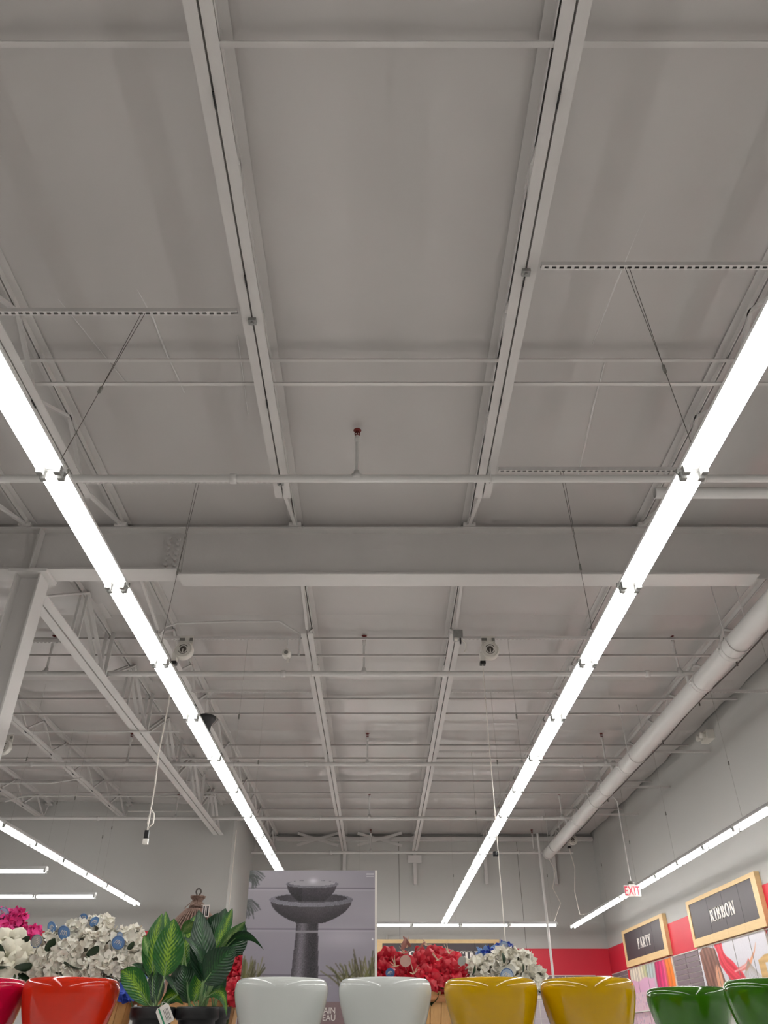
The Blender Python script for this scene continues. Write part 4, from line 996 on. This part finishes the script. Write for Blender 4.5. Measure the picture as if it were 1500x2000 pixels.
def rose(t, px, py, rp, Y, k, d=None):
    Cn = P(px, py, Y); r = rp / FPX * Y / 1.15 * (1.12 if k != 'red' else .98); o = org(t)
    d = Vector(d or (rng.normal(0, .35), -1 + rng.normal(0, .2), .35 + rng.normal(0, .3))).normalized()
    A = Matrix.Translation(Cn - o - d * r * .45) @ align(d, rng.uniform(0, 6))
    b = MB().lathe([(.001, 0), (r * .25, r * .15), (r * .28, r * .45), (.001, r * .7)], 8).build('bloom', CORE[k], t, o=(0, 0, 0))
    b.matrix_local = A; ORG[b.name] = o
    for ring_, (n, tilt, sc, mi) in enumerate(((3, -.25, .74, 0), (4, .10, .88, 1), (4, .46, 1.0, 2), (5, .86, 1.08, 2), (6, 1.25, 1.05, 2))):
        for i in range(n):
            a = 2 * PI * (i + .37 * ring_) / n + rng.uniform(-.2, .2)
            M_ = Matrix.Rotation(a, 4, 'Z') @ Matrix.Translation((0, r * .10 * (1 + ring_ * .25), 0)) @ Matrix.Rotation(-(tilt + rng.uniform(-.12, .12)), 4, 'X') @ Matrix.Scale(r * sc * rng.uniform(.92, 1.1), 4)
            put('petal', PT[k][mi], b, M_)
    return Cn
def foliage(t, lst, ln=.05):
    o = org(t)
    for (px, py, Y, dx, dz, s) in lst:
        p = P(px, py, Y); d = Vector((dx, -.5, dz)).normalized()
        put('leaf', LEAFM[int(rng.integers(3))], t, Matrix.Translation(p - o) @ align(d, rng.uniform(-.5, .5)) @ Matrix.Scale(ln * s, 4))
def stalks(t, base, cs):
    for c_ in cs: MB().tube([base, base.lerp(c_, .6) + Vector((0, 0, .02)), c_], .002, 5).build('stalk', M_STALK, t)
def basket(label, px, Y, r, ytop=1944, nst=22):
    p = P(px, ytop, Y); top = p.z; t = thing('bushel_basket', label, 'basket', (p.x, Y, SHELF), 'wooden bushel baskets')
    for k in range(nst):
        a = 2 * PI * (k + .5) / nst; hw = PI / nst * .92; vs = []
        for rr, h in ((r * .80, SHELF + .001), (r, top + (.004 if k % 3 else -.002))):
            for dr in (0, -.004):
                for s in (-1, 1): vs.append((p.x + (rr + dr) * math.cos(a + s * hw), Y + (rr + dr) * math.sin(a + s * hw), h))
        MB().add(vs, [(0, 1, 5, 4), (2, 6, 7, 3), (0, 2, 3, 1), (4, 5, 7, 6), (0, 4, 6, 2), (1, 3, 7, 5)]).build('stave', M_STAVE, t)
    for h0, f in ((SHELF + .045, .80 + .2 * .045 / (top - SHELF)), (top - .012, .985)):
        rr = r * f + .001; MB().lathe([(rr, h0 - .008), (rr + .004, h0 - .008), (rr + .0045, h0 + .008), (rr, h0 + .008), (rr, h0 - .008)], 36, (p.x, Y, 0)).build('hoop', M_HOOP, t)
    MB().lathe([(0, SHELF + .002), (r * .76, SHELF + .002), (r * .76, SHELF + .006), (0, SHELF + .006)], 20, (p.x, Y, 0)).build('basket_floor', M_STAVE, t)
    return Vector((p.x, Y, SHELF + .012))
def bush(label, cat, base, group='artificial flower bunches'): return thing('flower_bunch', label, cat, base, group)

bA = basket('wooden bushel basket behind the orange pot', 172, 2.46, .128)
t = bush('large bunch of white hydrangeas above the orange pot', 'flowers', bA)
cs = [hydrangea(t, *a, 'white') for a in ((72, 1884, 27, 2.38), (104, 1842, 25, 2.42), (84, 1862, 22, 2.44), (132, 1864, 29, 2.38), (150, 1824, 26, 2.44), (180, 1816, 26, 2.46), (172, 1850, 29, 2.40),
      (204, 1806, 15, 2.5), (211, 1846, 29, 2.40), (244, 1842, 27, 2.44), (260, 1882, 26, 2.40), (224, 1886, 27, 2.38), (186, 1888, 22, 2.36), (138, 1900, 22, 2.36), (262, 1826, 15, 2.5), (276, 1862, 15, 2.46), (106, 1890, 24, 2.37))]
stalks(t, bA, cs[::2])
foliage(t, [(165, 1888, 2.36, -.6, -.3, 1.1), (170, 1872, 2.345, .6, .3, .9), (90, 1858, 2.37, .7, .8, .8), (152, 1905, 2.36, .3, -.6, 1), (215, 1912, 2.38, .5, -.5, 1), (250, 1855, 2.36, .4, .2, .5), (120, 1915, 2.38, -.5, -.4, 1), (196, 1910, 2.4, .2, -.8, 1)])
t = bush('bunch of cream roses at the left edge under the pink flowers', 'flowers', P(8, 1950, 2.4))
t.location.z = SHELF + .012; ORG[t.name] = Vector(t.location)
cs = [rose(t, 22, 1836, 25, 2.36, 'cream', (.3, -.8, .5)), rose(t, 14, 1866, 25, 2.33, 'cream', (.1, -.9, .2)), rose(t, 42, 1872, 20, 2.35, 'cream', (.6, -.8, -.1)), rose(t, -8, 1850, 20, 2.38, 'cream')]
stalks(t, ORG[t.name], cs)
foliage(t, [(20, 1890, 2.33, -.7, -.1, 1.2), (30, 1893, 2.34, .8, -.1, 1.1), (6, 1882, 2.34, -.3, .5, 1.1), (44, 1840, 2.37, .5, .1, .6), (40, 1900, 2.36, .6, -.5, 1), (12, 1900, 2.36, -.3, -.6, 1)])
t = bush('bright pink hydrangeas standing behind the cream roses', 'flowers', P(18, 1950, 2.52)); t.location.z = SHELF + .012; ORG[t.name] = Vector(t.location)
cs = [hydrangea(t, *a, 'pink') for a in ((8, 1800, 21, 2.48), (32, 1798, 18, 2.5), (4, 1822, 19, 2.46), (46, 1826, 13, 2.5), (60, 1836, 15, 2.48), (66, 1822, 9, 2.52))]
stalks(t, ORG[t.name], cs)
bC = basket('wooden bushel basket behind the leafy plants', 372, 2.50, .142)
t = bush('drooping deep blue hydrangea between the orange pot and the plants', 'flowers', bC + Vector((-.11, -.06, 0)))
cs = [hydrangea(t, 250, 1934, 17, 2.34, 'blue'), hydrangea(t, 288, 1890, 12, 2.44, 'sky'), hydrangea(t, 284, 1874, 9, 2.46, 'sky')]
stalks(t, org(t), cs)
t = bush('red roses peeking out between the plants and the carton', 'flowers', bC + Vector((.11, -.05, 0)))
cs = [rose(t, 464, 1866, 15, 2.44, 'red'), rose(t, 447, 1906, 18, 2.42, 'red'), rose(t, 467, 1890, 15, 2.43, 'red'), rose(t, 456, 1934, 19, 2.38, 'red'), rose(t, 440, 1926, 14, 2.42, 'red')]
stalks(t, org(t), cs); foliage(t, [(462, 1952, 2.40, .3, -.6, .6), (450, 1955, 2.40, -.3, -.6, .6), (470, 1872, 2.44, .5, .4, .4)])
bR = basket('wooden bushel basket under the red roses', 824, 2.46, .112)
t = bush('big bunch of red roses between the white and yellow pots', 'flowers', bR)
cs = [rose(t, *a, 'red') for a in ((761, 1874, 19, 2.42), (781, 1868, 15, 2.46), (817, 1882, 20, 2.38), (840, 1882, 20, 2.37), (848, 1869, 21, 2.44), (794, 1900, 20, 2.36), (826, 1873, 17, 2.44), (776, 1908, 18, 2.36),
      (747, 1898, 18, 2.40), (833, 1903, 21, 2.35), (859, 1898, 18, 2.37), (880, 1876, 19, 2.42), (880, 1898, 19, 2.37), (898, 1898, 16, 2.42), (818, 1860, 10, 2.47), (846, 1914, 18, 2.36), (866, 1926, 14, 2.38), (800, 1884, 14, 2.42))]
stalks(t, bR, cs[::2])
foliage(t, [(850, 1932, 2.37, -.2, -.8, 1.0), (842, 1926, 2.36, -.5, -.6, .9), (856, 1924, 2.36, .5, -.6, .8), (800, 1916, 2.37, -.2, -.8, .7), (820, 1920, 2.36, .2, -.8, .9), (870, 1935, 2.38, .4, -.8, .7)])
M_TWIG = mat('pink_twig', (206, 176, 150), .6)
for (px, py, Y) in ((795, 1850, 2.42), (835, 1847, 2.43), (772, 1888, 2.34), (855, 1875, 2.34), (876, 1862, 2.36), (808, 1902, 2.33), (790, 1862, 2.38)):
    p = P(px, py, Y); s = MB()
    for k in range(6):
        a = rng.uniform(0, 6.28); s.tube([p, p + Vector((.014 * math.cos(a), -.006, .012 + .014 * math.sin(a)))], [.0016, .0006], 5)
    tag(s.build('sprig', M_TWIG, t), kind='stuff')
M_COIN = mat('dusty_leaf', (188, 140, 130), .6)
for (px, py, q) in ((786, 1856, .3), (802, 1850, -.6), (813, 1857, .9)):
    p = P(px, py, 2.36); put('leaf', LEAFM[0].copy(), t, Matrix.Translation(p - org(t)) @ align((q, -.3, .6), 0) @ Matrix.Scale(.034, 4)).data.materials[0] = M_COIN
pW = P(982, 1990, 2.42); bW = Vector((pW.x, 2.42, SHELF))
t = thing('flower_vase', 'dark vase hidden behind the yellow pot under the white hydrangeas', 'vase', bW)
MB().lathe([(0, SHELF + .001), (.06, SHELF + .001), (.075, SHELF + .05), (.07, SHELF + .10), (.064, SHELF + .10), (.068, SHELF + .05), (0, SHELF + .006)], 24, (bW.x, bW.y, 0)).build('vase_body', M_BLACK, t)
t = bush('bunch of white hydrangeas above the yellow pot', 'flowers', bW + Vector((0, 0, .012)))
cs = [hydrangea(t, *a, 'white') for a in ((914, 1896, 18, 2.44), (934, 1893, 19, 2.42), (958, 1891, 20, 2.40), (983, 1874, 21, 2.42), (1005, 1875, 21, 2.42), (1025, 1881, 18, 2.44), (994, 1894, 21, 2.38), (1024, 1898, 20, 2.40), (1048, 1907, 15, 2.43), (1052, 1920, 11, 2.42), (1034, 1914, 16, 2.39))]
stalks(t, org(t), cs[::2]); foliage(t, [(985, 1882, 2.36, .2, .8, .45), (1021, 1900, 2.36, .4, .6, .4), (922, 1906, 2.38, .6, .5, .5), (1051, 1926, 2.42, .1, -.9, .7), (1047, 1926, 2.42, -.2, -.9, .7), (1010, 1930, 2.40, .2, -.8, 1)])
t = bush('blue hydrangeas behind the white ones above the yellow pot', 'flowers', bW + Vector((-.01, .03, .012)))
cs = [hydrangea(t, 945, 1872, 14, 2.46, 'sky'), hydrangea(t, 958, 1873, 14, 2.45, 'blue'), hydrangea(t, 981, 1857, 13, 2.50, 'blue'), hydrangea(t, 968, 1865, 12, 2.50, 'sky'), hydrangea(t, 992, 1859, 11, 2.52, 'blue')]
stalks(t, org(t), cs)

# round price tags stuck in the flowers
M_TBLUE = mat('tag_blue', (98, 142, 196), .35); M_TPALE = mat('tag_pale', (176, 196, 222), .35); M_TBEIGE = mat('tag_back', (206, 168, 156), .6); M_TGREY = mat('tag_grey', (176, 176, 172), .5); M_TRIM = mat('tag_rim', (70, 104, 156), .4)
def round_tag(label, px, py, rp, Y, yaw, tilt, m, mark=True):
    c = P(px, py, Y); r = rp / FPX * Y / 1.15
    t = thing('price_tag', label, 'tag', c, 'round price tags')
    A = Matrix.Translation(c) @ Matrix.Rotation(yaw, 4, 'Z') @ Matrix.Rotation(tilt, 4, 'Y') @ Matrix.Rotation(math.radians(28), 4, 'X')
    f = lambda x, y, d: A @ Vector((x, -d, y))
    circ = [(r * math.cos(2 * PI * k / 24), r * math.sin(2 * PI * k / 24)) for k in range(24)]
    MB().prism(circ, f, 0, .0007).build('disc', m, t)
    if mark:
        MB().tube([f(r * .93 * math.cos(a), r * .93 * math.sin(a), .0008) for a in np.linspace(0, 2 * PI, 25)], r * .05, 5).build('rim_line', M_TRIM, t)
        pts = [(-.55, -.30), (-.35, .30), (-.22, .38), (-.18, .1), (-.26, -.30), (-.10, .20), (.08, .40), (.14, .15), (.04, -.30), (.22, .22), (.42, .38), (.46, .10), (.40, -.22), (.58, -.20)]
        MB().tube([f(x * r * .95, y * r * .95, .0009) for x, y in pts], r * .055, 5).build('script_mark', M_LET, t)
    MB().tube([f(0, -r * .95, .0003), f(r * .1, -r * 1.9, -.012)], .0007, 5).build('pin', M_WHITE, t)
for a in (('pale blue round tag at the top of the white hydrangeas', 163, 1792, 8, 2.44, .2, .1, M_TBLUE), ('narrow turned blue tag near the top of the white hydrangeas', 184, 1800, 10, 2.42, 1.0, .1, M_TBLUE),
          ('pointed half-hidden blue tag at the left of the white hydrangeas', 101, 1811, 11, 2.40, -.7, -.5, M_TBLUE), ('large blue round tag facing out of the white hydrangeas', 125, 1822, 14, 2.36, -.2, .25, M_TBLUE),
          ('grey tilted tag low at the left of the white hydrangeas', 71, 1838, 12, 2.38, .3, 1.2, M_TGREY), ('blue round tag at the right of the white hydrangeas', 231, 1841, 13, 2.35, .2, .4, M_TBLUE),
          ('small pale tag just above the right blue tag', 234, 1826, 6, 2.38, 0, 0, M_TPALE), ('pale round tag on top of the pink flowers at the left edge', 6, 1784, 12, 2.46, .1, .2, M_TPALE),
          ('dark blue round tag low in the red roses', 762, 1900, 9, 2.33, 0, 0, M_TRIM), ('silvery tag lying on the white hydrangeas above the yellow pot', 990, 1905, 13, 2.34, .3, .5, M_TPALE),
          ('clear-looking pale tag standing on the blue hydrangeas', 984, 1847, 9, 2.48, .2, 0, M_TPALE)):
    round_tag(*a)
round_tag('plain beige round tag in the middle of the red roses', 792, 1877, 11, 2.33, 0, 0, M_TBEIGE, False)
round_tag('pale grey round tag between the red roses and the white hydrangeas', 902, 1877, 9, 2.34, .4, 0, M_TGREY, False)

# twig birdhouse behind the plants
BX = P(381, 1800, 2.75); Yb = 2.75
t = thing('twig_birdhouse', 'brown twig birdhouse with a conical roof behind the plants', 'birdhouse', (BX.x, Yb, SHELF))
M_TW = mat('twig_brown', (122, 96, 84), .8, .2, 50, bump=.4, bscale=80); M_TW2 = mat('rope_brown', (122, 98, 86), .8, .15, 80, bump=.5, bscale=120)
za, zr = P(381, 1770, Yb).z, P(381, 1818, Yb).z; rr = .088
MB().lathe([(0, za - .01), (.030, za - .012), (.050, za - .035), (rr, zr), (rr - .006, zr - .004), (0, zr + .01)], 24, (BX.x, Yb, 0)).build('roof_cone', M_TW2, t)
for k in range(44):
    a = 2 * PI * k / 44; ca, sa = math.cos(a), math.sin(a)
    MB().tube([(BX.x + .032 * ca, Yb + .032 * sa, za - .010), (BX.x + .055 * ca, Yb + .055 * sa, za - .032), (BX.x + (rr + .004) * ca, Yb + (rr + .004) * sa, zr - .008)], .0030, 5).build('roof_twig', M_TW, t)
MB().lathe([(0, za - .004), (.026, za - .006), (.022, za + .006), (.016, za + .012), (.017, za + .018), (.0235, za + .024), (.0245, za + .029), (0, za + .030)], 20, (BX.x, Yb, 0)).build('roof_cap', M_TW2, t)
MB().tube([(BX.x + .008 * math.cos(a), Yb, za + .042 + .009 * math.sin(a)) for a in np.linspace(-1.2, 4.3, 14)], .0024, 6).build('hook', M_DARK, t)
MB().tube([(BX.x - .004, Yb, za + .036), (BX.x - .012, Yb - .02, za + .012), (BX.x - .028, Yb - .05, za - .012)], .0012, 5).build('cord', M_TW2, t)
MB().lathe([(0, SHELF + .001), (.062, SHELF + .001), (.062, zr - .002), (0, zr - .002)], 24, (BX.x, Yb, 0)).build('body', M_TW2, t)
for k in range(40):
    a = 2 * PI * k / 40; MB().tube([(BX.x + .064 * math.cos(a), Yb + .064 * math.sin(a), SHELF + .004), (BX.x + .0645 * math.cos(a + .05), Yb + .0645 * math.sin(a + .05), zr - .006)], .0036, 5).build('wall_twig', mat('twig_pale', (172, 140, 128), .8, .2, 50) if k == 0 else bpy.data.materials['twig_pale'], t)
MB().lathe([(.014, -.072), (.022, -.074), (.022, -.064), (.014, -.064), (.014, -.072)], 18, (BX.x + .002, Yb, P(382, 1895, Yb - .07).z), 'Y').build('entrance_ring', mat('ring_red', (190, 96, 70), .6), t)
c = P(402, 1779, 2.54); t = thing('barcode_tag', 'small barcode tag hanging beside the birdhouse roof', 'tag', c)
MB().box(c.x - .010, c.x + .010, c.y, c.y + .0008, c.z - .016, c.z + .016).build('card', M_LET, t)
for k, (x, w_) in enumerate(((-.008, .0040), (-.001, .0022), (.003, .0045))): MB().box(c.x + x, c.x + x + w_, c.y - .0004, c.y - .0001, c.z - .013, c.z + .013).build('bar', M_BLACK, t)
MB().tube([(c.x, c.y + .001, c.z + .015), (BX.x + .02, Yb - .03, za - .0)], .0006, 5).build('string', M_WHITE, t)
